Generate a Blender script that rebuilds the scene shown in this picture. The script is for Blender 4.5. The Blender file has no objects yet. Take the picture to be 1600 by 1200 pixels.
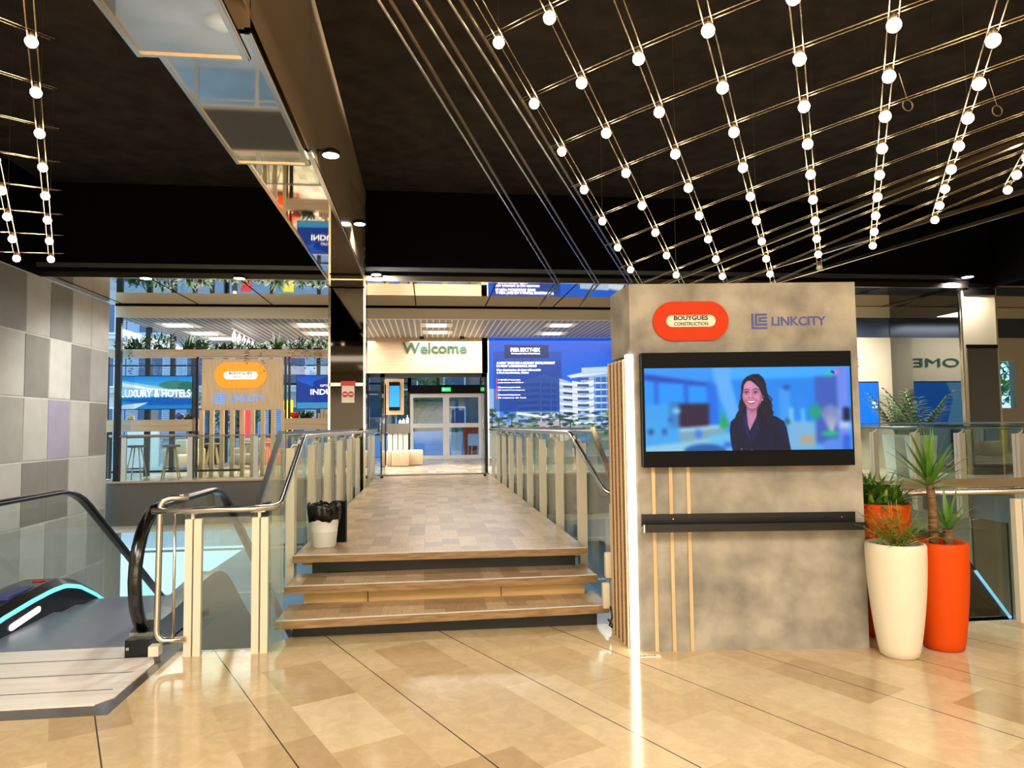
import bpy, math, random
import numpy as np
from mathutils import Matrix, Vector
random.seed(7)
SC = bpy.context.scene
COL = SC.collection
# ------------------------------------------------------------------ camera
YAW, PITCH, ROLL, FPX, CAMH = 0.119036, 0.059406, -0.012, 1100.0, 1.65
def cam_axes():
    fw = Vector((math.sin(YAW)*math.cos(PITCH), math.cos(YAW)*math.cos(PITCH), math.sin(PITCH)))
    rt = Vector((math.cos(YAW), -math.sin(YAW), 0)); up = rt.cross(fw)
    r2 = rt*math.cos(ROLL)+up*math.sin(ROLL); u2 = -rt*math.sin(ROLL)+up*math.cos(ROLL)
    return r2, u2, fw
RT, UP, FW = cam_axes()
cd = bpy.data.cameras.new('camera'); cam = bpy.data.objects.new('camera', cd); COL.objects.link(cam)
M3 = Matrix((RT, UP, -FW)).transposed()
cam.matrix_world = Matrix.Translation((0, 0, CAMH)) @ M3.to_4x4()
cd.sensor_width = 36; cd.lens = FPX/1600*36; cd.clip_end = 200; cd.clip_start = 0.05
SC.camera = cam
def ray(px, py): return RT*((px-800)/FPX)+UP*((600-py)/FPX)+FW
def at(px, py, Y):                       # the point of the vertical plane at distance Y seen at a pixel
    d = ray(px, py); t = Y/d.y; return Vector((d.x*t, Y, CAMH+d.z*t))
def atx(px, py, X):
    d = ray(px, py); t = X/d.x; return Vector((X, d.y*t, CAMH+d.z*t))
def onz(px, py, z):
    d = ray(px, py); t = (z-CAMH)/d.z; return Vector((d.x*t, d.y*t, z))
# ------------------------------------------------------------------ world, exposure
SC.view_settings.view_transform = 'Standard'; SC.view_settings.look = 'None'
SC.view_settings.gamma = 1; SC.view_settings.exposure = 0; SC.view_settings.use_curve_mapping = False
w = bpy.data.worlds.new('world'); SC.world = w; w.use_nodes = True
nt = w.node_tree; bg = nt.nodes['Background']
tc = nt.nodes.new('ShaderNodeTexCoord'); sep = nt.nodes.new('ShaderNodeSeparateXYZ')
cr = nt.nodes.new('ShaderNodeValToRGB'); nt.links.new(tc.outputs['Generated'], sep.inputs[0])
nt.links.new(sep.outputs['Z'], cr.inputs[0]); nt.links.new(cr.outputs[0], bg.inputs[0])
cr.color_ramp.elements[0].position = 0.0; cr.color_ramp.elements[0].color = (.62, .86, 1, 1)
cr.color_ramp.elements[1].position = 0.5; cr.color_ramp.elements[1].color = (.34, .62, 1, 1)
bg.inputs[1].default_value = 2.3
# ------------------------------------------------------------------ area lamps: unseen mall lighting, lounge lamps and added fills
def area(name, loc, rot, sx, sy, power, col=(1, .86, .66), spread=180):
    l = bpy.data.lights.new(name, 'AREA'); l.shape = 'RECTANGLE'; l.size = sx; l.size_y = sy
    l.energy = power; l.color = col; l.spread = math.radians(spread)
    o = bpy.data.objects.new(name, l); COL.objects.link(o); o.location = loc; o.rotation_euler = rot; return o
WARM = (1, .94, .83)
area('unseen_ceiling_lamp', (-2.5, -.5, 4.3), (0, 0, 0), 3, 2.2, 290, WARM)
area('unseen_ceiling_lamp', (2.5, -.5, 4.3), (0, 0, 0), 3, 2.2, 290, WARM)
area('unseen_ceiling_lamp', (7.5, 0, 4.3), (0, 0, 0), 3, 2.2, 170, WARM)
area('unseen_ceiling_lamp', (0, -4.5, 4.3), (0, 0, 0), 6, 2.2, 260, WARM)
area('unseen_ceiling_lamp', (-5.3, 1.3, 4.35), (0, math.radians(8), 0), 2, 2, 260, (1, .96, .9))  # unseen extra lamp, added to brighten the left tiled wall
area('rear_fill_lamp', (-1, -7.6, 1.9), (math.radians(90), 0, math.radians(180)), 12, 2.6, 680, (1, .97, .91))  # unseen frontal fill behind the camera, added for the kiosk and posts
area('lower_fill_lamp', (-3, 19, -.7), (0, 0, 0), 8, 3, 160, (1, .97, .93))  # added fills: brighten the lower level and its reflection in the beam soffit
area('lower_fill_lamp', (7, 19, -.7), (0, 0, 0), 8, 3, 120, (1, .97, .93))
area('lounge_ceiling_lamp', (-4, 20, 4.1), (0, 0, 0), 5, 5, 750, (1, .97, .92))
area('lounge_ceiling_lamp', (2.5, 19, 4.1), (0, 0, 0), 6, 3.2, 560, (1, .97, .92))
area('lounge_ceiling_lamp', (9, 14.6, 4.1), (0, 0, 0), 2.6, 1.2, 300, (1, .96, .88))
# ------------------------------------------------------------------ materials
def s2l(c): return tuple((x/12.92 if x <= .04045 else ((x+.055)/1.055)**2.4) for x in c)
def rgb(r, g, b): return s2l((r/255, g/255, b/255))+(1,)
def mat(name, col, rough=.5, metal=0, emit=0, ecol=None, coat=0, spec=.5, alpha=1, trans=0):
    m = bpy.data.materials.new(name); m.use_nodes = True; b = m.node_tree.nodes['Principled BSDF']
    b.inputs['Base Color'].default_value = col; b.inputs['Roughness'].default_value = rough
    b.inputs['Metallic'].default_value = metal; b.inputs['Specular IOR Level'].default_value = spec
    if emit:
        b.inputs['Emission Color'].default_value = ecol or col; b.inputs['Emission Strength'].default_value = emit
    if coat: b.inputs['Coat Weight'].default_value = coat; b.inputs['Coat Roughness'].default_value = .06
    b.inputs['Alpha'].default_value = alpha
    return m
def nodes(m): return m.node_tree.nodes, m.node_tree.links, m.node_tree.nodes['Principled BSDF']
def noisy(name, c1, c2, scale, rough=.6, detail=6, stretch=None, pos=(.35, .65), bump=0, metal=0, obj=True, spec=.5, coat=0):
    m = mat(name, c1, rough, metal, spec=spec, coat=coat); N, L, b = nodes(m)
    t = N.new('ShaderNodeTexCoord'); mp = N.new('ShaderNodeMapping'); L.new(t.outputs['Object' if obj else 'Generated'], mp.inputs[0])
    if stretch: mp.inputs['Scale'].default_value = stretch
    n = N.new('ShaderNodeTexNoise'); n.inputs['Scale'].default_value = scale; n.inputs['Detail'].default_value = detail
    L.new(mp.outputs[0], n.inputs[0]); r = N.new('ShaderNodeValToRGB'); L.new(n.outputs[0], r.inputs[0])
    r.color_ramp.elements[0].position = pos[0]; r.color_ramp.elements[0].color = c1
    r.color_ramp.elements[1].position = pos[1]; r.color_ramp.elements[1].color = c2
    L.new(r.outputs[0], b.inputs['Base Color'])
    if bump:
        bp = N.new('ShaderNodeBump'); bp.inputs['Strength'].default_value = bump; bp.inputs['Distance'].default_value = .02
        L.new(n.outputs[0], bp.inputs['Height']); L.new(bp.outputs[0], b.inputs['Normal'])
    return m
def marble():
    m = mat('marble', rgb(215, 195, 160), .1, spec=.55); N, L, b = nodes(m)
    t = N.new('ShaderNodeTexCoord'); mp = N.new('ShaderNodeMapping'); mp.vector_type = 'POINT'
    L.new(t.outputs['Object'], mp.inputs[0])
    mp.inputs['Rotation'].default_value = (0, 0, math.radians(-63.9+180))   # rows follow the dark joints
    mp.inputs['Rotation'].default_value = (0, 0, math.radians(63.9))
    br = N.new('ShaderNodeTexBrick'); L.new(mp.outputs[0], br.inputs[0])
    br.inputs['Scale'].default_value = 1; br.inputs['Brick Width'].default_value = .72; br.inputs['Row Height'].default_value = .4033
    br.inputs['Mortar Size'].default_value = .0012; br.inputs['Color1'].default_value = (0, 0, 0, 1); br.inputs['Color2'].default_value = (1, 1, 1, 1)
    br.inputs['Mortar'].default_value = (.3, .3, .3, 1); br.offset = .37; br.offset_frequency = 2; br.inputs['Bias'].default_value = 0
    cr = N.new('ShaderNodeValToRGB'); L.new(br.outputs['Color'], cr.inputs[0])
    e = cr.color_ramp.elements; e[0].position = 0; e[0].color = rgb(180, 153, 112); e[1].position = 1; e[1].color = rgb(222, 200, 162)
    x = e.new(.3); x.color = rgb(202, 176, 134); x = e.new(.7); x.color = rgb(209, 184, 143)
    n = N.new('ShaderNodeTexNoise'); n.inputs['Scale'].default_value = 9; n.inputs['Detail'].default_value = 9; n.inputs['Roughness'].default_value = .65; n.inputs['Distortion'].default_value = .8
    L.new(mp.outputs[0], n.inputs[0])
    r2 = N.new('ShaderNodeValToRGB'); L.new(n.outputs[0], r2.inputs[0])
    r2.color_ramp.elements[0].position = .42; r2.color_ramp.elements[0].color = (.92, .91, .89, 1)
    r2.color_ramp.elements[1].position = .62; r2.color_ramp.elements[1].color = (1.03, 1.03, 1.03, 1)
    mx = N.new('ShaderNodeMix'); mx.data_type = 'RGBA'; mx.blend_type = 'MULTIPLY'; mx.inputs[0].default_value = 1
    L.new(cr.outputs[0], mx.inputs[6]); L.new(r2.outputs[0], mx.inputs[7])
    # dark inlaid joints every second row
    sx = N.new('ShaderNodeSeparateXYZ'); L.new(t.outputs['Object'], sx.inputs[0])
    a = N.new('ShaderNodeMath'); a.operation = 'MULTIPLY'; a.inputs[1].default_value = .9; L.new(sx.outputs[0], a.inputs[0])
    c = N.new('ShaderNodeMath'); c.operation = 'MULTIPLY_ADD'; c.inputs[1].default_value = .44; L.new(sx.outputs[1], c.inputs[0]); L.new(a.outputs[0], c.inputs[2])
    d = N.new('ShaderNodeMath'); d.operation = 'ADD'; d.inputs[1].default_value = -.222+.806*20.5; L.new(c.outputs[0], d.inputs[0])
    f = N.new('ShaderNodeMath'); f.operation = 'MODULO'; f.inputs[1].default_value = .806; L.new(d.outputs[0], f.inputs[0])
    g = N.new('ShaderNodeMath'); g.operation = 'COMPARE'; g.inputs[1].default_value = .403; g.inputs[2].default_value = .004; L.new(f.outputs[0], g.inputs[0])
    m2 = N.new('ShaderNodeMix'); m2.data_type = 'RGBA'; L.new(g.outputs[0], m2.inputs[0]); L.new(mx.outputs[2], m2.inputs[6]); m2.inputs[7].default_value = rgb(60, 40, 30)
    L.new(m2.outputs[2], b.inputs['Base Color'])
    mr = N.new('ShaderNodeMath'); mr.operation = 'MULTIPLY_ADD'; mr.inputs[1].default_value = .12; mr.inputs[2].default_value = .07; L.new(n.outputs[0], mr.inputs[0]); L.new(mr.outputs[0], b.inputs['Roughness'])
    return m
def parquet(name, dark, mid, lightc, w=.17, l=.3, rough=.3):
    m = mat(name, mid, rough, spec=.4); N, L, b = nodes(m)
    t = N.new('ShaderNodeTexCoord'); mp = N.new('ShaderNodeMapping'); L.new(t.outputs['Object'], mp.inputs[0])
    mp.inputs['Rotation'].default_value = (0, 0, math.pi/2)
    br = N.new('ShaderNodeTexBrick'); L.new(mp.outputs[0], br.inputs[0]); br.inputs['Scale'].default_value = 1
    br.inputs['Brick Width'].default_value = l; br.inputs['Row Height'].default_value = w; br.inputs['Mortar Size'].default_value = .0015
    br.inputs['Color1'].default_value = (0, 0, 0, 1); br.inputs['Color2'].default_value = (1, 1, 1, 1); br.inputs['Mortar'].default_value = (.1, .1, .1, 1)
    cr = N.new('ShaderNodeValToRGB'); L.new(br.outputs['Color'], cr.inputs[0]); e = cr.color_ramp.elements
    e[0].color = dark; e[1].color = lightc; x = e.new(.5); x.color = mid
    n = N.new('ShaderNodeTexNoise'); n.inputs['Scale'].default_value = 14; n.inputs['Detail'].default_value = 5
    mp2 = N.new('ShaderNodeMapping'); mp2.inputs['Scale'].default_value = (5, .7, 1); L.new(t.outputs['Object'], mp2.inputs[0]); L.new(mp2.outputs[0], n.inputs[0])
    r2 = N.new('ShaderNodeValToRGB'); L.new(n.outputs[0], r2.inputs[0]); r2.color_ramp.elements[0].position = .35; r2.color_ramp.elements[0].color = (.8, .78, .75, 1); r2.color_ramp.elements[1].position = .65
    mx = N.new('ShaderNodeMix'); mx.data_type = 'RGBA'; mx.blend_type = 'MULTIPLY'; mx.inputs[0].default_value = 1
    L.new(cr.outputs[0], mx.inputs[6]); L.new(r2.outputs[0], mx.inputs[7]); L.new(mx.outputs[2], b.inputs['Base Color'])
    return m
def glass(name, tint=(.93, .98, .95, 1), refl=.08):
    m = bpy.data.materials.new(name); m.use_nodes = True; N = m.node_tree.nodes; L = m.node_tree.links; N.clear()
    o = N.new('ShaderNodeOutputMaterial'); mx = N.new('ShaderNodeMixShader'); tr = N.new('ShaderNodeBsdfTransparent'); gl = N.new('ShaderNodeBsdfGlossy')
    tr.inputs[0].default_value = tint; gl.inputs['Roughness'].default_value = .01
    fr = N.new('ShaderNodeLayerWeight'); fr.inputs[0].default_value = .5
    pw_ = N.new('ShaderNodeMath'); pw_.operation = 'POWER'; pw_.inputs[1].default_value = 5; L.new(fr.outputs['Facing'], pw_.inputs[0])
    mm = N.new('ShaderNodeMath'); mm.operation = 'MULTIPLY_ADD'; mm.inputs[1].default_value = .8; mm.inputs[2].default_value = refl*.6; L.new(pw_.outputs[0], mm.inputs[0])
    L.new(mm.outputs[0], mx.inputs[0]); L.new(tr.outputs[0], mx.inputs[1]); L.new(gl.outputs[0], mx.inputs[2]); L.new(mx.outputs[0], o.inputs[0])
    return m
def stripes(name, c1, c2, period, duty=.8, axis=0, rough=.5, metal=0):
    m = mat(name, c1, rough, metal); N, L, b = nodes(m); t = N.new('ShaderNodeTexCoord'); s = N.new('ShaderNodeSeparateXYZ'); L.new(t.outputs['Object'], s.inputs[0])
    a = N.new('ShaderNodeMath'); a.operation = 'ADD'; a.inputs[1].default_value = 100*period; L.new(s.outputs[axis], a.inputs[0])
    f = N.new('ShaderNodeMath'); f.operation = 'MODULO'; f.inputs[1].default_value = period; L.new(a.outputs[0], f.inputs[0])
    g = N.new('ShaderNodeMath'); g.operation = 'GREATER_THAN'; g.inputs[1].default_value = period*duty; L.new(f.outputs[0], g.inputs[0])
    mx = N.new('ShaderNodeMix'); mx.data_type = 'RGBA'; L.new(g.outputs[0], mx.inputs[0]); mx.inputs[6].default_value = c1; mx.inputs[7].default_value = c2
    L.new(mx.outputs[2], b.inputs['Base Color']); return m
M = {}
M['marble'] = marble()
M['deck'] = parquet('parquet_deck', rgb(160, 132, 100), rgb(190, 160, 124), rgb(206, 178, 142), rough=.3)
M['lounge_floor'] = parquet('lounge_parquet', rgb(165, 145, 120), rgb(190, 170, 145), rgb(208, 190, 165), .2, .4, .25)
M['nosing'] = noisy('oak_nosing', rgb(128, 98, 62), rgb(164, 130, 88), 6, .45, stretch=(1, 8, 8))
M['riser_oak'] = noisy('oak_riser', rgb(196, 158, 100), rgb(208, 172, 112), 4, .5, stretch=(.6, 6, 6))
M['black'] = mat('black_paint', rgb(9, 9, 9), .6, spec=.12)
M['riser_black'] = noisy('scuffed_black', rgb(14, 13, 12), rgb(120, 115, 105), 45, .5, pos=(.74, .78))
M['coffer'] = noisy('black_ceiling', rgb(66, 58, 52), rgb(50, 45, 40), 3, .9, spec=.1)
M['black_band'] = mat('black_band', rgb(7, 7, 8), .8, spec=.1)
M['chrome'] = mat('brushed_steel', rgb(205, 198, 188), .22, 1)
M['steel_dull'] = mat('dull_steel', rgb(150, 150, 152), .3, 1)
M['steel_edge'] = mat('polished_edge', rgb(225, 215, 195), .18, 1)
M['bronze_mirror'] = mat('beige_mirror', rgb(225, 214, 198), .03, 1)
M['beam_side'] = noisy('polished_beige', rgb(214, 188, 152), rgb(196, 170, 136), .5, .22, stretch=(1, .3, 1), metal=.3)
M['dark_mirror'] = mat('dark_bronze_mirror', rgb(50, 46, 41), .04, 1)
M['tint_mirror'] = mat('smoked_mirror', rgb(120, 122, 122), .02, 1)
M['post'] = mat('cream_metal', rgb(222, 212, 190), .4)
M['post_w'] = mat('light_grey_metal', rgb(205, 203, 198), .4)
M['glass'] = glass('clear_glass'); M['glass_dark'] = glass('window_glass', (.72, .84, .95, 1), .07)
M['glass_green'] = glass('balustrade_glass', (.84, .92, .88, 1), .11)
M['cap'] = mat('dark_cap', rgb(120, 124, 126), .35, .8)
M['cream'] = mat('cream_panel', rgb(208, 196, 172), .6)
M['white_wall'] = mat('white_wall', rgb(225, 222, 214), .7)
M['slat_ceiling'] = stripes('slatted_ceiling', rgb(112, 110, 106), rgb(205, 202, 196), .15, .78)
M['grey_clad'] = mat('grey_cladding', rgb(120, 118, 114), .25, .5)
M['slate'] = mat('slate_band', rgb(72, 84, 105), .2, .3)
M['concrete'] = noisy('concrete', rgb(128, 122, 112), rgb(178, 170, 154), 3.4, .75, detail=12, pos=(.34, .68))
M['wood_light'] = noisy('light_oak', rgb(205, 172, 128), rgb(222, 190, 146), 3, .5, stretch=(8, 8, .6))
M['wood_h'] = noisy('oak_board', rgb(186, 158, 124), rgb(200, 174, 140), 3, .55, stretch=(.6, 8, 8))
M['blk_metal'] = mat('black_metal', rgb(24, 24, 26), .35, .3)
M['rubber'] = mat('black_rubber', rgb(10, 10, 11), .16, spec=.6)
M['orange'] = mat('orange_plastic', rgb(216, 74, 0), .6, spec=.2)
M['orange_sign'] = mat('orange_sign', rgb(204, 56, 8), .6, spec=.2)
M['white_plastic'] = mat('white_plastic', rgb(232, 220, 196), .5)
M['white'] = mat('white_paint', rgb(238, 238, 236), .5)
M['led'] = mat('led_strip', (1, 1, 1, 1), .5, emit=6, ecol=(1, .92, .76, 1))
M['bulb'] = mat('bulb_glass', (1, 1, 1, 1), .5, emit=34, ecol=(1, .82, .55, 1))
M['bulb_off'] = mat('unlit_bulb', rgb(200, 195, 180), .2)
M['spot'] = mat('floodlight_face', (1, 1, 1, 1), .5, emit=16, ecol=(1, .97, .85, 1))
M['panel_light'] = mat('ceiling_panel_light', (1, 1, 1, 1), .5, emit=2.5, ecol=(1, .97, .9, 1))
M['cyan'] = mat('cyan_light', rgb(110, 225, 235), .5, emit=1.1, ecol=rgb(125, 232, 240))
M['bluelight'] = mat('blue_light', rgb(120, 190, 240), .5, emit=1.2, ecol=rgb(130, 200, 245))
M['whitelight'] = mat('white_lamp', (1, 1, 1, 1), .5, emit=1.6, ecol=(1, .98, .93, 1))
M['brass'] = mat('brass_rod', rgb(214, 190, 150), .22, 1)
M['socket'] = mat('lamp_socket', rgb(120, 105, 85), .35, .8)
M['escal_dark'] = mat('escalator_dark', rgb(20, 24, 32), .25, .4)
M['escal_steel'] = mat('escalator_steel', rgb(150, 152, 150), .28, .9)
M['comb'] = stripes('comb_grooves', rgb(138, 146, 166), rgb(84, 90, 106), .012, .6, 0, .35, 0)
M['plate'] = noisy('ribbed_plate', rgb(226, 216, 206), rgb(238, 230, 222), 3, .22, stretch=(.3, 5, 1), metal=0)
M['dark_stone'] = mat('dark_grey_marble', rgb(92, 86, 80), .12)
M['leaf_dark'] = noisy('dark_leaf', rgb(34, 66, 26), rgb(56, 96, 34), 5, .45)
M['leaf_mid'] = noisy('green_leaf', rgb(72, 120, 40), rgb(104, 152, 54), 5, .4)
M['leaf_var'] = noisy('variegated_leaf', rgb(70, 120, 36), rgb(178, 196, 96), 16, .4, pos=(.5, .7))
M['leaf_fine'] = noisy('yellow_green_leaf', rgb(96, 120, 40), rgb(138, 150, 52), 8, .5)
M['trunk'] = noisy('cane_bark', rgb(92, 64, 40), rgb(140, 104, 70), 9, .8, stretch=(1, 1, 9), bump=.5)
M['soil'] = noisy('soil', rgb(40, 28, 20), rgb(66, 48, 34), 30, .95)
M['bag'] = mat('black_bin_bag', rgb(12, 12, 13), .22)
M['red'] = mat('red_sign', rgb(205, 40, 36), .5)
M['fabric'] = noisy('beige_fabric', rgb(196, 172, 140), rgb(208, 186, 156), 40, .9)
M['grey_fabric'] = noisy('grey_fabric', rgb(110, 104, 98), rgb(130, 124, 118), 40, .9)
M['exit'] = mat('exit_green', rgb(20, 190, 90), .5, emit=1.2, ecol=rgb(30, 220, 110))
M['green_letter'] = mat('green_letters', rgb(10, 66, 40), .5)
M['ink'] = mat('black_ink', rgb(24, 24, 26), .5)
M['ink_green'] = mat('dark_green_ink', rgb(38, 88, 70), .5)
M['indigo'] = mat('indigo_paint', rgb(72, 78, 150), .5)
M['letter_glow'] = mat('white_screen_letters', (1, 1, 1, 1), .5, emit=.9, ecol=(1, 1, 1, 1))
M['orange_glow'] = mat('backlit_orange', rgb(250, 130, 10), .5, emit=.85, ecol=rgb(255, 140, 10))
M['white_glow'] = mat('backlit_white', (1, 1, 1, 1), .5, emit=.9, ecol=(1, .95, .8, 1))
M['blue_glow'] = mat('backlit_blue', rgb(90, 150, 240), .5, emit=.75, ecol=rgb(96, 150, 245))
M['screen_blue'] = mat('blue_screen', rgb(30, 130, 240), .5, emit=.8, ecol=rgb(30, 130, 245))
M['banner'] = mat('pale_blue_banner', rgb(150, 195, 245), .6)
M['teal'] = mat('teal_logo', rgb(20, 140, 130), .5)
M['stone_out'] = noisy('pale_stone', rgb(196, 194, 188), rgb(214, 212, 206), 1.2, .9)
M['brown_out'] = noisy('dark_facade', rgb(96, 92, 92), rgb(120, 114, 112), 1, .9)
M['shutter'] = stripes('louvred_shutter', rgb(196, 206, 218), rgb(120, 132, 148), .09, .6, 2, .6)
M['pane_out'] = mat('far_window_pane', rgb(70, 90, 120), .08)
M['paving'] = noisy('paving', rgb(186, 190, 194), rgb(206, 208, 210), .8, .3)
M['mural_red'] = mat('red_panel', rgb(205, 50, 66), .6); M['mural_yellow'] = mat('yellow_panel', rgb(214, 206, 50), .6)
M['paper'] = mat('white_paper', rgb(240, 232, 215), .6)
# ------------------------------------------------------------------ mesh helpers
WM = {}                                     # world matrices of parents
def empty(name, loc=(0, 0, 0), rz=0, label=None, cat=None, group=None):
    o = bpy.data.objects.new(name, None); COL.objects.link(o); o.location = loc; o.rotation_euler = (0, 0, rz)
    o.empty_display_size = .1
    WM[o.name] = Matrix.Translation(loc) @ Matrix.Rotation(rz, 4, 'Z')
    return tag(o, label, cat, group)
def tag(o, label=None, cat=None, group=None, kind=None):
    if label: o['label'] = label
    if cat: o['category'] = cat
    if group: o['group'] = group
    if kind: o['kind'] = kind
    return o
class MB:
    def __init__(s): s.v = []; s.f = []; s.m = []; s.sm = []; s.cm = 0; s.cs = False
    def mi(s, i): s.cm = i; return s
    def smooth(s, b=True): s.cs = b; return s
    def add(s, vs, fs):
        o = len(s.v); s.v += [tuple(v) for v in vs]
        for f in fs: s.f.append(tuple(i+o for i in f)); s.m.append(s.cm); s.sm.append(s.cs)
        return s
    def box(s, x0, x1, y0, y1, z0, z1):
        return s.add([(x0, y0, z0), (x1, y0, z0), (x1, y1, z0), (x0, y1, z0), (x0, y0, z1), (x1, y0, z1), (x1, y1, z1), (x0, y1, z1)],
                     [(0, 3, 2, 1), (4, 5, 6, 7), (0, 1, 5, 4), (1, 2, 6, 5), (2, 3, 7, 6), (3, 0, 4, 7)])
    def quad(s, a, b, c, d): return s.add([a, b, c, d], [(0, 1, 2, 3)])
    def prism(s, poly, z0, z1):              # polygon in x,y
        n = len(poly); return s.add([(p[0], p[1], z0) for p in poly]+[(p[0], p[1], z1) for p in poly],
            [tuple(range(n))[::-1], tuple(range(n, 2*n))]+[(i, (i+1) % n, n+(i+1) % n, n+i) for i in range(n)])
    def yz(s, poly, x0, x1):                 # polygon in y,z extruded in x
        n = len(poly); return s.add([(x0, p[0], p[1]) for p in poly]+[(x1, p[0], p[1]) for p in poly],
            [tuple(range(n)), tuple(range(n, 2*n))[::-1]]+[((i+1) % n, i, n+i, n+(i+1) % n) for i in range(n)])
    def xz(s, poly, y0, y1):
        n = len(poly); return s.add([(p[0], y0, p[1]) for p in poly]+[(p[0], y1, p[1]) for p in poly],
            [tuple(range(n)), tuple(range(n, 2*n))[::-1]]+[((i+1) % n, i, n+i, n+(i+1) % n) for i in range(n)])
    def tube(s, pts, r, n=10, close=False, sq=1.0):
        pts = [Vector(p) for p in pts]; k = len(pts); rs = r if isinstance(r, (list, tuple)) else [r]*k
        up = None; vs = []
        for i, p in enumerate(pts):
            if close: t = (pts[(i+1) % k]-pts[i-1])
            else: t = (pts[min(i+1, k-1)]-pts[max(i-1, 0)])
            t.normalize()
            if up is None: up = Vector((0, 0, 1)) if abs(t.z) < .9 else Vector((1, 0, 0))
            a = t.cross(up).normalized(); b = a.cross(t).normalized(); up = b
            for j in range(n):
                an = 2*math.pi*j/n; vs.append(p+(a*math.cos(an)+b*math.sin(an)*sq)*rs[i])
        fs = []
        for i in range(k if close else k-1):
            for j in range(n):
                i2 = (i+1) % k; fs.append((i*n+j, i*n+(j+1) % n, i2*n+(j+1) % n, i2*n+j))
        if not close: fs += [tuple(range(n))[::-1], tuple(range((k-1)*n, k*n))]
        old = s.cs; s.cs = n > 4; s.add(vs, fs); s.cs = old; return s
    def lathe(s, prof, c=(0, 0, 0), n=40, cap=True):
        vs = []; k = len(prof)
        for r, z in prof:
            for j in range(n): a = 2*math.pi*j/n; vs.append((c[0]+r*math.cos(a), c[1]+r*math.sin(a), c[2]+z))
        fs = [(i*n+j, i*n+(j+1) % n, (i+1)*n+(j+1) % n, (i+1)*n+j) for i in range(k-1) for j in range(n)]
        if cap: fs += [tuple(range(n))[::-1], tuple(range((k-1)*n, k*n))]
        old = s.cs; s.cs = True; s.add(vs, fs); s.cs = old; return s
    def sphere(s, c, r, n=10, m=7, sz=1):
        prof = [(max(1e-4, math.sin(math.pi*i/m)), -math.cos(math.pi*i/m)*sz) for i in range(m+1)]
        return s.lathe([(a*r, b*r) for a, b in prof], c, n)
    def rbox(s, x0, x1, y0, y1, z0, z1, r=.03, n=4):   # vertical rounded box with soft top edge
        def ring(ins, z):
            rr = max(r-ins, .001); pts = []
            for (cx, cy, a0) in ((x1-r, y1-r, 0), (x0+r, y1-r, 90), (x0+r, y0+r, 180), (x1-r, y0+r, 270)):
                for k in range(n+1): a = math.radians(a0+90*k/n); pts.append((cx+rr*math.cos(a), cy+rr*math.sin(a), z))
            return pts
        rings = [ring(r*.6, z0), ring(0, z0+r*.6)]+[ring(r*(1-math.cos(math.radians(t))), z1-r+r*math.sin(math.radians(t))) for t in (0, 30, 60, 85)]
        vs = [p for g in rings for p in g]; q = len(rings[0])
        fs = [(i*q+j, i*q+(j+1) % q, (i+1)*q+(j+1) % q, (i+1)*q+j) for i in range(len(rings)-1) for j in range(q)]
        fs += [tuple(range(q))[::-1], tuple(range((len(rings)-1)*q, len(rings)*q))]
        old = s.cs; s.cs = True; s.add(vs, fs); s.cs = old; return s
    def build(s, name, mats, parent=None, local=False, origin=None, kind=None, label=None):
        if not isinstance(mats, (list, tuple)): mats = [mats]
        me = bpy.data.meshes.new(name); vs = s.v
        if parent is not None and not local:
            inv = WM[parent.name].inverted(); vs = [tuple(inv @ Vector(v)) for v in vs]
        elif parent is None and origin is not None:
            vs = [(v[0]-origin[0], v[1]-origin[1], v[2]-origin[2]) for v in vs]
        me.from_pydata(vs, [], s.f); me.polygons.foreach_set('material_index', s.m); me.polygons.foreach_set('use_smooth', s.sm)
        for m in mats: me.materials.append(M[m] if isinstance(m, str) else m)
        me.update(); o = bpy.data.objects.new(name, me); COL.objects.link(o)
        if parent is not None: o.parent = parent; WM[o.name] = WM[parent.name].copy()
        else:
            if origin is not None: o.location = origin
            WM[o.name] = Matrix.Translation(origin or (0, 0, 0))
        return tag(o, label=label, kind=kind)
def struct(name, mb, m): return mb.build(name, m, kind='structure')
def copy_tree(o, parent=None):
    c = o.copy(); COL.objects.link(c)
    if parent is not None: c.parent = parent
    WM[c.name] = WM[o.name].copy()
    for ch in list(o.children): copy_tree(ch, c)
    return c
def place(o, loc, rz=0): o.location = loc; o.rotation_euler = (0, 0, rz); WM[o.name] = Matrix.Translation(loc) @ Matrix.Rotation(rz, 4, 'Z')
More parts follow.
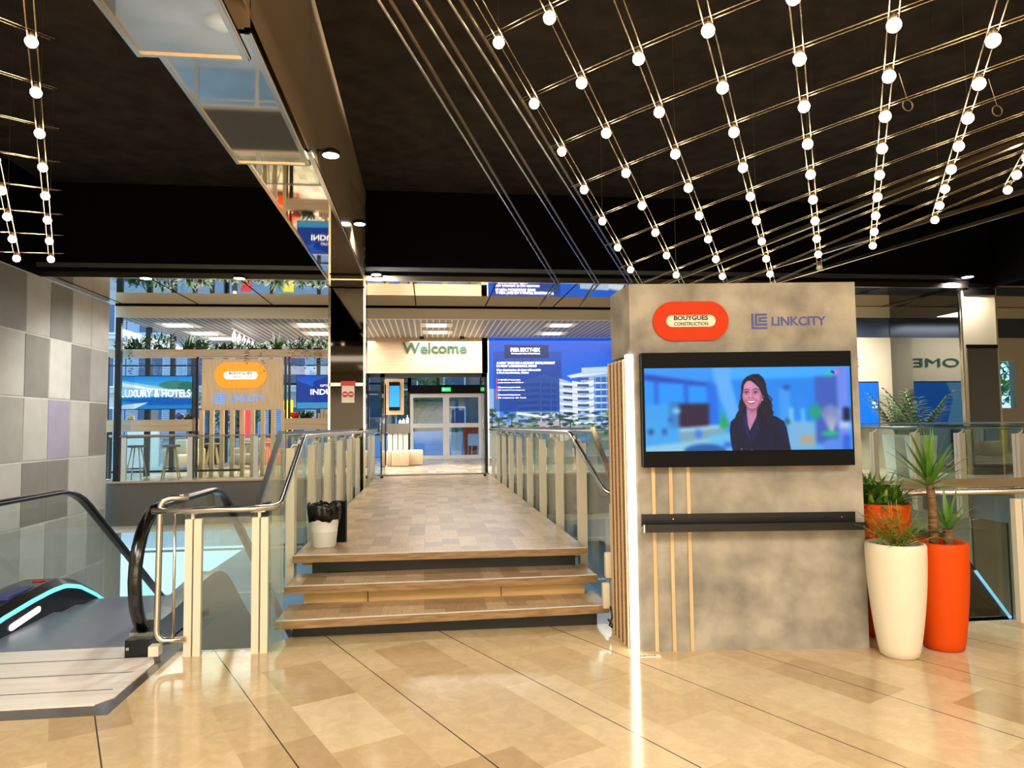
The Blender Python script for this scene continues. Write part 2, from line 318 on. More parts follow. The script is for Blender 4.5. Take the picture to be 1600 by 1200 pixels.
def text(name, s, m, parent, cx, y, z0, width, height, thick=.004, bold=0.0, flip=False, align='C', label=None, space=1.0, shear=0.0):
    """lettering standing in the parent's local x-z plane at depth y (facing -y); fitted to width and height"""
    cu = bpy.data.curves.new(name, 'FONT'); cu.body = s; cu.size = 1; cu.extrude = .001; cu.offset = bold; cu.resolution_u = 3; cu.space_character = space; cu.shear = shear
    o = bpy.data.objects.new(name, cu); COL.objects.link(o)
    dg = bpy.context.evaluated_depsgraph_get(); dg.update(); me = bpy.data.meshes.new_from_object(o.evaluated_get(dg))
    bpy.data.objects.remove(o); bpy.data.curves.remove(cu)
    co = np.zeros(len(me.vertices)*3); me.vertices.foreach_get('co', co); co = co.reshape(-1, 3)
    mn = co.min(0); mx = co.max(0); w_ = mx[0]-mn[0]; h_ = mx[1]-mn[1]
    sx = width/w_; sz = (height/h_) if height else sx
    x = (co[:, 0]-(mn[0]+mx[0])/2)*sx*(-1 if flip else 1)+cx; z = (co[:, 1]-mn[1])*sz+z0
    yy = np.where(co[:, 2] > 0, y-thick, y)
    co = np.stack([x, yy, z], 1); me.vertices.foreach_set('co', co.ravel())
    me.materials.clear(); me.materials.append(M[m] if isinstance(m, str) else m); me.update(); me.name = name
    o = bpy.data.objects.new(name, me); COL.objects.link(o)
    if parent is not None: o.parent = parent; WM[o.name] = WM[parent.name].copy()
    return tag(o, label=label)
# ------------------------------------------------------------------ screens: a picture as a grid of coloured cells
class Canvas:
    def __init__(s, w, h, col=(0, 0, 0)):
        s.w, s.h = w, h; s.a = np.zeros((h, w, 3)); s.a[:] = np.array(col)/255.
        s.Y, s.X = np.mgrid[0:h, 0:w].astype(float); s.X += .5; s.Y += .5
    def mix(s, mask, col, al=1.0):
        m = (np.clip(mask, 0, 1)*al)[..., None]; s.a = s.a*(1-m)+np.array(col)/255.*m
    def rect(s, x0, y0, x1, y1, col, al=1, soft=.5):
        d = np.minimum(np.minimum(s.X-x0, x1-s.X), np.minimum(s.Y-y0, y1-s.Y)); s.mix(d/soft/2+.5, col, al)
    def ell(s, cx, cy, rx, ry, col, al=1, soft=.6, ang=0):
        c, n = math.cos(ang), math.sin(ang); dx = s.X-cx; dy = s.Y-cy; u = (dx*c+dy*n)/rx; v = (-dx*n+dy*c)/ry
        r = np.sqrt(u*u+v*v)+1e-9; s.mix((1-r)*min(rx, ry)/soft/2+.5, col, al)
    def poly(s, pts, col, al=1, soft=.5):
        ins = np.zeros_like(s.X, bool); dm = np.full_like(s.X, 1e9); n = len(pts)
        for i in range(n):
            x1, y1 = pts[i]; x2, y2 = pts[(i+1) % n]
            if y1 != y2: ins ^= ((y1 > s.Y) != (y2 > s.Y)) & (s.X < (x2-x1)*(s.Y-y1)/(y2-y1)+x1)
            ex, ey = x2-x1, y2-y1; t = np.clip(((s.X-x1)*ex+(s.Y-y1)*ey)/(ex*ex+ey*ey+1e-9), 0, 1)
            dm = np.minimum(dm, np.hypot(s.X-x1-t*ex, s.Y-y1-t*ey))
        s.mix(np.where(ins, dm, -dm)/soft/2+.5, col, al)
    def line(s, pts, wd, col, al=1, soft=.5):
        dm = np.full_like(s.X, 1e9)
        for (x1, y1), (x2, y2) in zip(pts, pts[1:]):
            ex, ey = x2-x1, y2-y1; t = np.clip(((s.X-x1)*ex+(s.Y-y1)*ey)/(ex*ex+ey*ey+1e-9), 0, 1)
            dm = np.minimum(dm, np.hypot(s.X-x1-t*ex, s.Y-y1-t*ey))
        s.mix((wd/2-dm)/soft/2+.5, col, al)
    def vgrad(s, y0, y1, c0, c1, x0=0, x1=None, al=1):
        x1 = s.w if x1 is None else x1; t = np.clip((s.Y-y0)/(y1-y0), 0, 1)[..., None]
        c = (np.array(c0)*(1-t)+np.array(c1)*t)/255.; m = ((s.X >= x0)&(s.X <= x1)&(s.Y >= y0)&(s.Y <= y1))[..., None]*al; s.a = s.a*(1-m)+c*m
    def blur(s, r):
        for ax in (0, 1):
            p = np.pad(s.a, [(r, r) if k == ax else (0, 0) for k in range(3)], mode='edge'); c = np.cumsum(p, ax)
            c = np.concatenate([np.zeros_like(np.take(c, [0], ax)), c], ax); n = s.a.shape[ax]
            s.a = (np.take(c, range(2*r+1, 2*r+1+n), ax)-np.take(c, range(0, n), ax))/(2*r+1)
    def noise(s, amt, seed=1):
        s.a = np.clip(s.a+np.random.RandomState(seed).randn(s.h, s.w, 1)*amt/255., 0, 1)
def picmat():
    m = bpy.data.materials.new('screen_picture'); m.use_nodes = True; N, L, b = nodes(m)
    a = N.new('ShaderNodeVertexColor'); a.layer_name = 'picture'; b.inputs['Base Color'].default_value = (.004, .004, .004, 1); b.inputs['Roughness'].default_value = .5; b.inputs['Specular IOR Level'].default_value = .2
    L.new(a.outputs[0], b.inputs['Emission Color']); b.inputs['Emission Strength'].default_value = 1.0; return m
M['picture'] = picmat()
def picprint():
    m = bpy.data.materials.new('printed_picture'); m.use_nodes = True; N, L, b = nodes(m)
    a = N.new('ShaderNodeVertexColor'); a.layer_name = 'picture'; L.new(a.outputs[0], b.inputs['Base Color']); b.inputs['Roughness'].default_value = .5; return m
M['print'] = picprint()
def picture(name, cv, x0, x1, z0, z1, y, parent, m='picture', thick=.004):
    w_, h_ = cv.w, cv.h; xs = np.linspace(x0, x1, w_+1); zs = np.linspace(z1, z0, h_+1)
    X, Z = np.meshgrid(xs, zs); V = np.stack([X, np.full_like(X, y), Z], -1).reshape(-1, 3)
    i = np.arange(h_)[:, None]*(w_+1)+np.arange(w_)[None]; F_ = np.stack([i, i+w_+1, i+w_+2, i+1], -1).reshape(-1, 4)
    me = bpy.data.meshes.new(name); me.from_pydata(V.tolist(), [], F_.tolist())
    at_ = me.color_attributes.new('picture', 'FLOAT_COLOR', 'CORNER')
    c = np.clip(cv.a, 0, 1).reshape(-1, 3); lin = np.where(c <= .04045, c/12.92, ((c+.055)/1.055)**2.4)
    buf = np.ones((len(F_), 4, 4)); buf[:, :, :3] = lin[:, None, :]; at_.data.foreach_set('color', buf.ravel().astype(np.float32))
    me.materials.append(M[m]); me.update(); o = bpy.data.objects.new(name, me); COL.objects.link(o)
    if parent is not None: o.parent = parent; WM[o.name] = WM[parent.name].copy()
    return o
# ================================================================== STRUCTURE
DZ = .52                                   # level of the walkway and the far gallery
YF, YB = 16.6, 25.2                        # far edge of the atrium, back glass wall
XL, XR = -6.95, 15.0
# marble floor with the opening of the atrium
b = MB()
fl = [(XL, -8), (XR, -8), (XR, 5.32), (3.6, 5.42), (3.4, 5.78), (1.62, 5.82), (-1.05, 5.92), (-1.25, 5.62), (-1.86, 5.62), (-1.86, 4.45), (-2.0, 4.45), (XL, 4.45)]
b.prism(fl, -.35, 0); struct('floor', b, 'marble')
# beyond: gallery floor
b = MB(); b.box(XL-.4, 8.6, YF, YB+.3, .2, DZ); b.box(8.6, XR, 9.0, YF, .2, DZ)
struct('floor', b, 'lounge_floor')
b = MB(); b.box(XL-.4, 8.6, YF-.06, YF, -.45, DZ-.03); b.box(8.55, 8.6, 9.0, YF, .12, DZ-.02)
b.mi(1).box(XL-.4, 8.6, YF-.1, YF-.0, DZ-.03, DZ+.005); struct('trim_1', b, ['grey_clad', 'wood_h'])
# lower level
b = MB(); b.box(-9, XR, 4, 60, -4.3, -4.2); struct('floor', b, 'paving')
b = MB(); b.box(-9, XR, 4.2, 5.0, -4.2, -.35); struct('wall_lower', b, 'grey_clad')
# left tiled wall
tone = {'a': rgb(204, 201, 194), 'b': rgb(178, 175, 168), 'c': rgb(146, 143, 136), 'd': rgb(176, 168, 192), 'w': rgb(222, 220, 214)}
for k, c in tone.items(): M['tile_'+k] = noisy('concrete_tile_'+k, c, tuple(x*1.1 for x in c[:3])+(1,), 3, .55, detail=7)
b = MB(); b.mi(4).box(XL-.2, XL, -8, YF-.3, -4.2, 4.45)
pat = {0: 'caaccabca', 1: 'bacacabca', 2: 'cadbcabac', 3: 'accaabcba', 4: 'bcaabcaba', 5: 'caabcabac'}
rnd = random.Random(3)
tw, thh = .80, 1.125
known = {  # rows from the top, columns counted back from the far end
    0: {0: 'a', 1: 'a', 2: 'c', 3: 'a', 4: 'c', 5: 'b', 6: 'a'},
    1: {0: 'b', 1: 'c', 2: 'w', 3: 'c', 4: 'a', 5: 'a', 6: 'c'},
    2: {0: 'c', 1: 'a', 2: 'd', 3: 'a', 4: 'b', 5: 'a', 6: 'b'},
    3: {0: 'a', 1: 'a', 2: 'c', 3: 'c', 4: 'a', 5: 'b', 6: 'a'},
    4: {0: 'b', 1: 'a', 2: 'b', 3: 'a', 4: 'b', 5: 'a', 6: 'a'}}
for j in range(8):
    z1 = 4.5-j*thh; z0 = z1-thh; z1c = min(z1, 4.44)
    for i in range(30):
        y1 = YF-.33-i*tw; y0 = y1-tw
        k = known.get(j, {}).get(i) or rnd.choice('aabbc')
        b.mi('abcd'.index(k) if k in 'abcd' else 4)
        b.box(XL, XL+.012, y0+.016, y1-.016, max(z0+.018, -4.2), z1c-.018)
struct('wall_left', b, ['tile_a', 'tile_b', 'tile_c', 'tile_d', 'tile_w'])
# coffer: black ceiling and black upper walls
b = MB(); b.box(XL-.2, XR, 3.0, 13.6, 6.2, 6.3); struct('ceiling_coffer', b, 'coffer')
b = MB(); b.box(XL-.2, XR, 13.5, 13.62, 4.52, 6.2); b.box(XL-.2, XL, 3, 13.5, 4.45, 6.2)
b.box(11.9, 12.1, 3, 13.5, 4.5, 6.2); b.box(XL, XR, 2.9, 3.0, 4.4, 6.3)
b.mi(1).box(XL, 11.3, 13.42, 13.5, 4.43, 4.53); b.mi(0).box(XL, 11.3, 13.4, 13.5, 4.53, 4.66)
struct('wall_upper', b, ['black_band', 'steel_edge'])
b = MB(); b.box(4.6, 11.9, 9.5, 13.4, 5.9, 6.19); 
b = MB(); b.box(XL, 11.3, 13.36, 13.5, 4.60, 4.68); struct('trim_2', b, 'cap')
# mall ceiling over the camera, walls closing the room
b = MB(); b.box(XL-.2, XR, -8, 2.9, 4.4, 4.5); struct('ceiling_near', b, 'cream')
b = MB(); b.box(XL-.2, XR, -8.2, -8, -.3, 4.5); struct('wall_back', b, 'cream')
b = MB(); b.box(XR, XR+.2, -8, YF, -4.2, 6.3); struct('wall_right', b, 'cream')
# mirrored soffit between the coffer and the fascia, with dark joints
b = MB(); b.box(XL-.1, XR, 13.5, YF, 4.47, 4.5)
for i in range(12):
    x = XL+.2+i*1.62
    b.mi(1).box(x-.012, x+.012, 13.5, YF, 4.466, 4.471); b.mi(0)
b.mi(1).box(XL, XR, YF-.02, YF, 4.44, 4.475)
struct('ceiling_soffit', b, ['bronze_mirror', 'black_band'])
b = MB(); b.box(XL, XR, YF, YF+.12, 4.19, 4.46); struct('trim_3', b, 'cream')
b = MB(); b.box(XL, 9.0, YF+.12, YB, 4.2, 4.3); struct('ceiling_lounge', b, 'slat_ceiling')
b = MB(); b.box(XL-.4, XR, YB, YB+.2, 4.2, 9); b.box(XL-.4, XR, YF+.3, YB+.2, 8.9, 9); struct('wall_far_upper', b, 'cream')
# long beam with the stepped mirrored underside
b = MB()
x0, x1 = -1.86, -1.17
b.mi(0); b.box(x1-.015, x1, 3.0, 13.5, 4.44, 6.2); b.box(x0, x0+.015, 3, 13.5, 4.44, 6.2)
for (ya, yb, z) in ((3.0, 4.72, 4.10), (4.72, 7.12, 4.29), (7.12, 13.42, 4.44)):
    b.mi(1).box(x0+.02, x1-.02, ya, yb, z, z+.02)
    b.mi(2).box(x0-.015, x0+.02, ya, yb, z-.015, z+.06).box(x1-.035, x1-.0, ya, yb, z-.015, z+.035).box(x1-.0, x1+.012, ya, yb, z-.005, z+.02)
    b.mi(0).box(x0, x1, ya, ya+.02, z, 6.2)
    b.mi(2).box(x0, x1, yb-.03, yb, z-.012, z+.02)
b.mi(2).box(x1-.0, x1+.02, 3, 13.5, 6.1, 6.2)
struct('trim_4', b, ['beam_side', 'bronze_mirror', 'steel_edge'])
b = MB(); b.box(x0+.3, x1-.1, 4.1, 4.115, 4.09, 4.098)
# columns
def column(xa, xb, ya, yb, label, m, frame):
    t = empty('column', ((xa+xb)/2, ya, -4.2), 0, label, 'column')
    b = MB(); b.box(xa+.02, xb-.02, ya+.02, yb-.02, -4.2, 4.44); b.build('shaft', m, t)
    b = MB()
    for x in (xa, xb-.04): b.box(x, x+.04, ya, ya+.04, -4.2, 4.44)
    b.build('corner_strips', frame, t, label='pale gold corner strips')
    return t
cl = column(-1.86, -1.17, 13.5, 14.2, 'dark mirrored column carrying the small red sign, left of the walkway', 'dark_mirror', 'steel_edge')
b = MB(); b.box(-1.84, -1.19, 13.49, 13.5, 4.3, 4.33); b.build('joint', 'black', cl)
cr_ = column(11.15, 12.0, 13.5, 15.0, 'cream gold column with mirrored lower panel, right of the concrete kiosk', 'cream', 'steel_edge')
b = MB(); b.box(11.26, 11.93, 13.48, 13.5, .52, 3.16); b.mi(1).box(11.24, 11.95, 13.47, 13.5, 3.16, 3.24).box(11.24, 11.95, 13.47, 13.5, 4.3, 4.44)
b.build('mirror_panel', ['tint_mirror', 'black'], cr_)
# right gallery walls
b = MB(); b.box(11.27, 11.3, 15.0, 15.96, DZ, 4.44); b.box(11.12, 11.15, 13.54, 15.0, DZ, 4.44); struct('wall_mirror', b, 'tint_mirror')
Wr = empty('wall_right_gallery', (0, 15.9, 0)); tag(Wr, kind='structure'); 
def hole_wall(x0, x1, z0, z1, y0, y1, holes, m, name, parent=None):
    """wall in x-z with rectangular openings"""
    xs = sorted({x0, x1}|{h[0] for h in holes}|{h[1] for h in holes}); zs = sorted({z0, z1}|{h[2] for h in holes}|{h[3] for h in holes})
    b = MB()
    for xa, xb in zip(xs, xs[1:]):
        for za, zb in zip(zs, zs[1:]):
            cx, cz = (xa+xb)/2, (za+zb)/2
            if not any(h[0] < cx < h[1] and h[2] < cz < h[3] for h in holes): b.box(xa, xb, y0, y1, za, zb)
    return b.build(name, m, parent, kind=None if parent else 'structure')
bpy.data.objects.remove(Wr)
hole_wall(8.9, XR, DZ, 3.7, 15.96, 16.1, [(8.95, 10.15, .6, 2.55), (12.7, 14.6, 1.95, 3.12)], 'cream', 'wall_gallery')
b = MB(); b.box(8.9, XR, 15.98, 16.1, 3.7, 4.19); struct('trim_5', b, 'slate')
b = MB(); b.box(8.9, XR, 15.94, 16.1, 4.19, 4.46); struct('trim_6', b, 'cream')
b = MB(); b.box(8.9, 9.0, 16.1, YB, DZ, 4.3); struct('wall_partition', b, 'cream')
b = MB(); b.box(12.7, 14.6, 16.0, 16.02, 1.95, 3.12); struct('window_1', b, 'glass_dark')
t = text('lettering', 'WELCOME', 'ink_green', None, 8.95, 15.94, 2.98, 2.9, .21, .01, 0); 
t.name = 'welcome_lettering'; tag(t, 'green capital letters on the cream gallery wall, half hidden behind the kiosk', 'lettering')
# back glass facade of the lounge and left glass wall
def facade(name, pts, z0, z1, m='glass_dark', fr='blk_metal', mull=True, rails=()):
    b = MB(); f = MB()
    for (xa, ya), (xb, yb) in zip(pts, pts[1:]):
        b.quad((xa, ya, z0), (xb, yb, z0), (xb, yb, z1), (xa, ya, z1))
    for (x, y) in pts: f.box(x-.06, x+.06, y-.05, y+.05, z0, z1)
    for z in rails:
        for (xa, ya), (xb, yb) in zip(pts, pts[1:]): f.tube([(xa, ya, z), (xb, yb, z)], .035, 4)
    g = struct(name, b, m); tag(f.build('window_frame', fr, g, local=True)); return g
facade('window_2', [(XL+.05, y) for y in (YF+.1, 18.4, 20.1, 21.8, 23.5, YB)], DZ, 4.2, rails=(1.5,))
dL, dR = at(640, 650, YB).x, at(753, 650, YB).x
facade('window_3', [(x, YB) for x in (XL, -5.4, -3.8, -2.2, dL)], DZ, 4.2, rails=(1.4, 3.2))
facade('window_4', [(dL, YB), (.35, YB), (dR, YB)], 2.88, 4.2)
facade('window_5', [(dR, YB), (3.4, YB), (5.2, YB), (7, YB), (9, YB)], DZ, 4.2)
# lower storefront
facade('window_6', [(x, 22) for x in (-9, -7, -5.2, -3.4, -1.6, .2, 2.0, 3.8, 5.6, 7.4, 9.2, 11, 13, 15)], -4.2, -.45, 'glass_dark', 'post_w', rails=(-1.9, -3.2))
b = MB(); b.box(-9, XR, YF, 22.2, -.6, -.45); struct('ceiling_lower', b, 'white_wall')
b = MB(); b.box(-9.2, -9, 4, 22, -4.2, -.4); b.box(XR, XR+.2, 4, 22, -4.2, .2); struct('wall_lower', b, 'cream')
# ================================================================== WALKWAY AND STEPS
wk = empty('walkway', (.13, 6.45, 0), 0, 'parquet walkway with three front steps leading to the glass entrance', 'walkway')
DX0, DX1 = -1.19, 1.44
b = MB(); b.prism([(DX0, 6.93), (DX1, 6.84), (DX1-.0, YF+.3), (DX0, YF+.3)], .36, DZ); b.build('deck', 'deck', wk)
def slab(ya, yb, x0, x1, z, name, sk=-.1, back=.5):
    b = MB(); b.prism([(x0, ya), (x1, ya+sk), (x1, ya+sk+back), (x0, ya+back)], z-.045, z); o = b.build(name, 'deck', wk)
    b = MB(); b.prism([(x0-.005, ya-.035), (x1+.005, ya+sk-.035), (x1+.005, ya+sk), (x0-.005, ya)], z-.058, z+.003); b.build('nosing', 'nosing', o)
    b = MB(); b.prism([(x0, ya-.036), (x1, ya+sk-.036), (x1, ya+sk-.014), (x0, ya-.014)], z+.003, z+.009); b.build('metal_edge', 'post_w', o)
slab(5.70, 6.1, -1.17, 1.46, .172, 'tread', .06-.0)
slab(6.10, 6.5, -1.18, 1.45, .345, 'tread', -.0)
slab(6.52, 6.9, DX0, DX1, DZ+.001, 'tread', -.08)
for (y, z0, z1, x0_, x1_, m, sk) in ((5.86, 0, .128, -1.08, 1.38, 'riser_black', -.05), (6.22, .172, .30, -1.05, 1.36, 'riser_oak', -.04), (6.64, .345, .475, -1.05, 1.36, 'riser_black', -.08)):
    b = MB(); b.prism([(x0_, y), (x1_, y+sk), (x1_, y+sk+.03), (x0_, y+.03)], z0, z1)
    if m == 'riser_oak':
        for x in (-.52, .62): b.mi(1).box(x, x+.006, y-.032, y-.02, z0, z1-.0); b.mi(0)
    b.build('riser', [m, 'ink'], wk)
b = MB(); b.box(DX0+.1, DX1-.1, 6.9, YF, .1, .36); b.build('girder', 'grey_clad', wk)
for s, xx in ((0, -1.0), (1, 1.28)):
    b = MB(); b.yz([(5.98, 0), (6.7, 0), (6.9, .1), (6.9, .36), (6.72, .36), (6.3, .2), (6.1, .11)], xx, xx+.04); b.build('stringer', 'post_w', wk)
# ================================================================== RAILINGS
def balustrade(label, run, posts, x, side, z0, cap_z):
    pass
def plate_post(b, x, y, z0, z1, along='y', wd=.055, th=.075, gap=.012):
    if along == 'y':
        b.box(x-th/2, x+th/2, y-gap/2-wd, y-gap/2, z0, z1).box(x-th/2, x+th/2, y+gap/2, y+gap/2+wd, z0, z1)
    else:
        b.box(x-gap/2-wd, x-gap/2, y-th/2, y+th/2, z0, z1).box(x+gap/2, x+gap/2+wd, y-th/2, y+th/2, z0, z1)
def side_railing(label, xg, sgn, ys, corner):
    """long railing of the walkway; sgn = +1 glass to the right"""
    t = empty('glass_railing', (xg, ys[0], DZ), 0, label, 'railing')
    xp = xg; xgl = xg+sgn*.06
    for y in ys:
        b = MB(); plate_post(b, xp, y, .18, 1.47); p = b.build('post', 'post', t)
        b = MB(); b.tube([(xp, y-.03, 1.47), (xp-sgn*.02, y-.03, 1.5), (xp-sgn*.06, y-.03, 1.5), (xp-sgn*.08, y-.03, 1.545)], .011, 8); b.build('bracket', 'post', p)
    ye = ys[-1]
    for ya, yb in zip(ys, ys[1:]):
        b = MB(); b.box(xgl-.006, xgl+.006, ya+.01, yb-.01, .3, 1.60); b.build('glass_panel', 'glass_green', t)
    b = MB(); b.box(xgl-.022, xgl+.022, ys[0], ye, 1.60, 1.625); b.build('top_bar', 'cap', t)
    xh = xp-sgn*.08
    # tube: level part, then down beside the steps to the front guard
    b = MB(); pts = [(xh, ye, 1.575), (xh, ys[0]+.15, 1.575)]+corner
    sm = [Vector(pts[0])]
    for a, c, d in zip(pts, pts[1:], pts[2:]):
        a, c, d = Vector(a), Vector(c), Vector(d); r = min(.09, (c-a).length*.4, (d-c).length*.4)
        p, q = c+(a-c).normalized()*r, c+(d-c).normalized()*r
        for k in range(6): tt = k/5; sm.append(p*(1-tt)**2+c*2*tt*(1-tt)+q*tt*tt)
    sm.append(Vector(pts[-1])); b.tube(sm, .024, 14); b.build('handrail', 'chrome', t)
    return t, xgl
YR = [6.86+1.19*k for k in range(9)]; YR[-1] = 16.3
tR, xg = side_railing('cream-posted glass railing with steel handrail along right side of the parquet walkway', 1.5, 1, YR, [(1.5, 5.86, 1.06), (1.75, 5.63, 1.06), (3.2, 5.6, 1.06)])
# sloping glass of the right stair side
b = MB(); b.yz([(5.75, .1), (6.83, .1), (6.83, 1.60), (6.65, 1.60), (5.8, 1.1), (5.75, 1.05)], 1.555, 1.567); b.build('glass_panel', 'glass_green', tR)
b = MB(); b.yz([(6.83, 1.60), (6.83, 1.63), (6.64, 1.63), (5.76, 1.11), (5.79, 1.075), (6.66, 1.60)], 1.54, 1.585); b.build('stair_bar', 'steel_edge', tR)
YLp = [6.65, 7.8, 9.0, 10.2, 11.45, 12.7, 13.95, 15.1, 16.3]
tL, xg = side_railing('cream-posted glass railing with steel handrail along left side of the parquet walkway', -1.24, -1, YLp, [(-1.12, 5.55, 1.06), (-1.3, 5.45, 1.06), (-2.0, 5.45, 1.06)])
b = MB(); b.yz([(5.6, .0), (6.62, .0), (6.62, 1.60), (6.5, 1.60), (5.72, 1.08), (5.6, 1.02)], -1.312, -1.30); b.build('glass_panel', 'glass_green', tL)
b = MB(); b.yz([(6.62, 1.60), (6.62, 1.63), (6.48, 1.63), (5.66, 1.07), (5.69, 1.035), (6.5, 1.60)], -1.325, -1.287); b.build('stair_bar', 'steel_dull', tL)
# front guard at the escalator
g = empty('glass_guard', (-1.5, 5.5, 0), 0, 'short glass guard with two cream posts between the escalator and the steps', 'railing')
for x in (-1.72, -1.245):
    b = MB(); plate_post(b, x, 5.5, 0 if x > -1.5 else 0, .99, 'x', .052, .05); p = b.build('post', 'post', g)
    b = MB(); b.box(x-.02, x+.0, 5.49, 5.51, .99, 1.035).box(x-.07, x+.03, 5.48, 5.52, 1.03, 1.042); b.build('bracket', 'post', p)
b = MB(); b.box(-1.67, -1.29, 5.495, 5.507, .02, 1.0); b.build('glass_panel', 'glass_green', g)
b = MB(); b.box(-1.2, -1.08, 5.5, 5.51, .0, 1.0); b.build('glass_panel', 'glass_green', g)
def bend(pts, r, k=6):
    sm = [Vector(pts[0])]
    for a, c, d in zip(pts, pts[1:], pts[2:]):
        a, c, d = Vector(a), Vector(c), Vector(d); rr = min(r, (c-a).length*.45, (d-c).length*.45); p, q = c+(a-c).normalized()*rr, c+(d-c).normalized()*rr
        for i in range(k): t_ = i/(k-1); sm.append(p*(1-t_)**2+c*2*t_*(1-t_)+q*t_*t_)
    return sm+[Vector(pts[-1])]
b = MB(); b.tube(bend([(-1.76, 5.5, 1.15), (-1.95, 5.47, 1.15), (-1.95, 5.44, .13), (-1.76, 5.47, .13)], .08), .022, 12); b.build('bent_tube', 'chrome', g)
b = MB(); b.tube([(-1.84, 5.45, 1.06), (-1.84, 5.45, .14)], .011, 8); b.build('rod', 'chrome', g)
b = MB(); b.box(-2.0, -1.93, 5.42, 5.5, .03, .1); b.build('foot', 'post', g)
# far railings of the gallery
def far_railing(label, xs, y, hand=True, mp='post_w'):
    t = empty('gallery_railing', (xs[0], y, DZ), 0, label, 'railing')
    for x in xs:
        b = MB(); b.box(x-.05, x+.05, y-.03, y+.03, DZ, 1.49); b.build('post', mp, t)
    for xa, xb in zip(xs, xs[1:]):
        b = MB(); b.box(xa+.05, xb-.05, y-.006, y+.006, DZ+.04, 1.5); b.build('glass_panel', 'glass_green', t)
    b = MB(); b.box(xs[0]-.3, xs[-1]+.25, y-.03, y+.03, 1.5, 1.53); b.build('handrail', 'steel_dull', t)
    return t
far_railing('grey-posted glass railing before the lounge with the planters and stools', [at(p, 700, YF+.1).x for p in (194, 297, 400, 500)], YF+.1)
far_railing('glass railing in front of the large blue building poster', [1.75, 3.2, 4.65, 6.1, 7.4, 8.5], YF+.1, mp='post')
gr = empty('gallery_railing', (8.5, 9.2, DZ), 0, 'cream-posted glass railing along the right-hand gallery behind the potted plants', 'railing')
for y in (9.3, 10.45, 11.5, 12.65, 13.75, 14.9, 16.0):
    b = MB(); plate_post(b, 8.5, y, .1, 1.45, 'y', .06, .1); p = b.build('post', 'post', gr)
    b = MB(); b.tube([(8.5, y, 1.45), (8.55, y, 1.47), (8.58, y, 1.52)], .012, 8); b.build('bracket', 'post', p)
b = MB(); b.box(8.56, 8.572, 9.0, 16.3, .3, 1.6); b.build('glass_panel', 'glass_green', gr)
b = MB(); b.box(8.54, 8.59, 9, 16.3, 1.6, 1.62); b.build('top_bar', 'cap', gr)
b = MB(); b.tube([(8.6, 9, 1.53), (8.6, 16.3, 1.53)], .025, 10); b.build('handrail', 'steel_dull', gr)
# near right guard
g2 = empty('glass_guard', (4.2, 5.42, 0), 0, 'steel and glass guard behind the orange and white planters', 'railing')
b = MB(); b.tube([(3.25, 5.36, 1.065), (8, 5.28, 1.065)], .026, 14); b.build('handrail', 'chrome', g2)
b = MB(); b.box(3.2, 8, 5.4, 5.425, 1.09, 1.165); b.build('flat_rail', 'steel_edge', g2)
b = MB(); b.box(3.2, 8, 5.408, 5.418, .03, 1.09); b.build('glass_panel', 'glass_green', g2)
b = MB(); plate_post(b, 4.85, 5.33, 0, 1.0, 'x', .06, .05); b.build('post', 'post', g2)
# ================================================================== ESCALATOR
def path_z(y, y0=7.5, r=1.1, sl=.68):       # height of the incline line
    a = math.atan(sl); L = r*math.tan(a/2)
    if y < y0-L: return 0
    e = y0+L*math.cos(a)
    if y < e:
        u = y-(y0-L); return -(r-math.sqrt(max(r*r-u*u, 0)))
    return -(y-y0)*sl
ES = empty('escalator', (-2.95, 6, 0), 0, 'downward escalator with black handrails beside the tiled wall', 'escalator')
ys = [5.4+.15*k for k in range(46)]
def handrail(x, yc, top):
    b = MB(); pts = []
    r = (top-.06)/2; zc = .06+r
    for k in range(15):
        a = math.radians(-90-180*k/14); pts.append((x, yc+r*math.cos(a)*.92, zc+r*math.sin(a)))
    y = yc
    for k in range(1, 60):
        y = yc+.12*k
        if y > 13: break
        pts.append((x, y, top+path_z(y, 7.55)))
    prof = [Vector(p) for p in pts]; vs = []; n = len(prof); W, T = .044, .022
    for i, p in enumerate(prof):
        t_ = (prof[min(i+1, n-1)]-prof[max(i-1, 0)]).normalized(); nn = Vector((0, -t_.z, t_.y)); nn = nn if i > 7 or True else nn
        for (dx, dn) in ((-W, -T), (-W*1.0, T*.4), (-W*.6, T), (W*.6, T), (W, T*.4), (W, -T), (W*.5, -T*1.2), (-W*.5, -T*1.2)):
            vs.append(p+Vector((dx, 0, 0))+nn*dn*(1 if True else 1))
    fs = [(i*8+j, i*8+(j+1) % 8, (i+1)*8+(j+1) % 8, (i+1)*8+j) for i in range(n-1) for j in range(8)]
    b.smooth().add(vs, fs).smooth(False)
    h = b.build('handrail', 'rubber', ES)
    # glass inside the loop
    g = MB(); top_pts = [(p.y, p.z-.03) for p in prof if True]
    loop = [(p.y+ (0.03 if i < 8 else 0), p.z-.02) for i, p in enumerate(prof)]
    low = [(y_, path_z(y_)+.12) for y_ in np.linspace(13, yc, 30)]
    vs2 = []; fs2 = []
    ylist = [q[0] for q in loop[14:]]
    # strip from handrail line down to decking
    ring = loop[7:]
    for (yy, zz) in ring: vs2 += [(x, yy, zz), (x, yy, min(zz, max(path_z(yy)+.1, -9)))]
    for i in range(len(ring)-1): fs2.append((2*i, 2*i+2, 2*i+3, 2*i+1))
    g.add(vs2, fs2); g.build('glass_balustrade', 'glass_green', ES)
handrail(-2.11, 5.9, 1.06); handrail(-3.5, 5.9, 1.07)
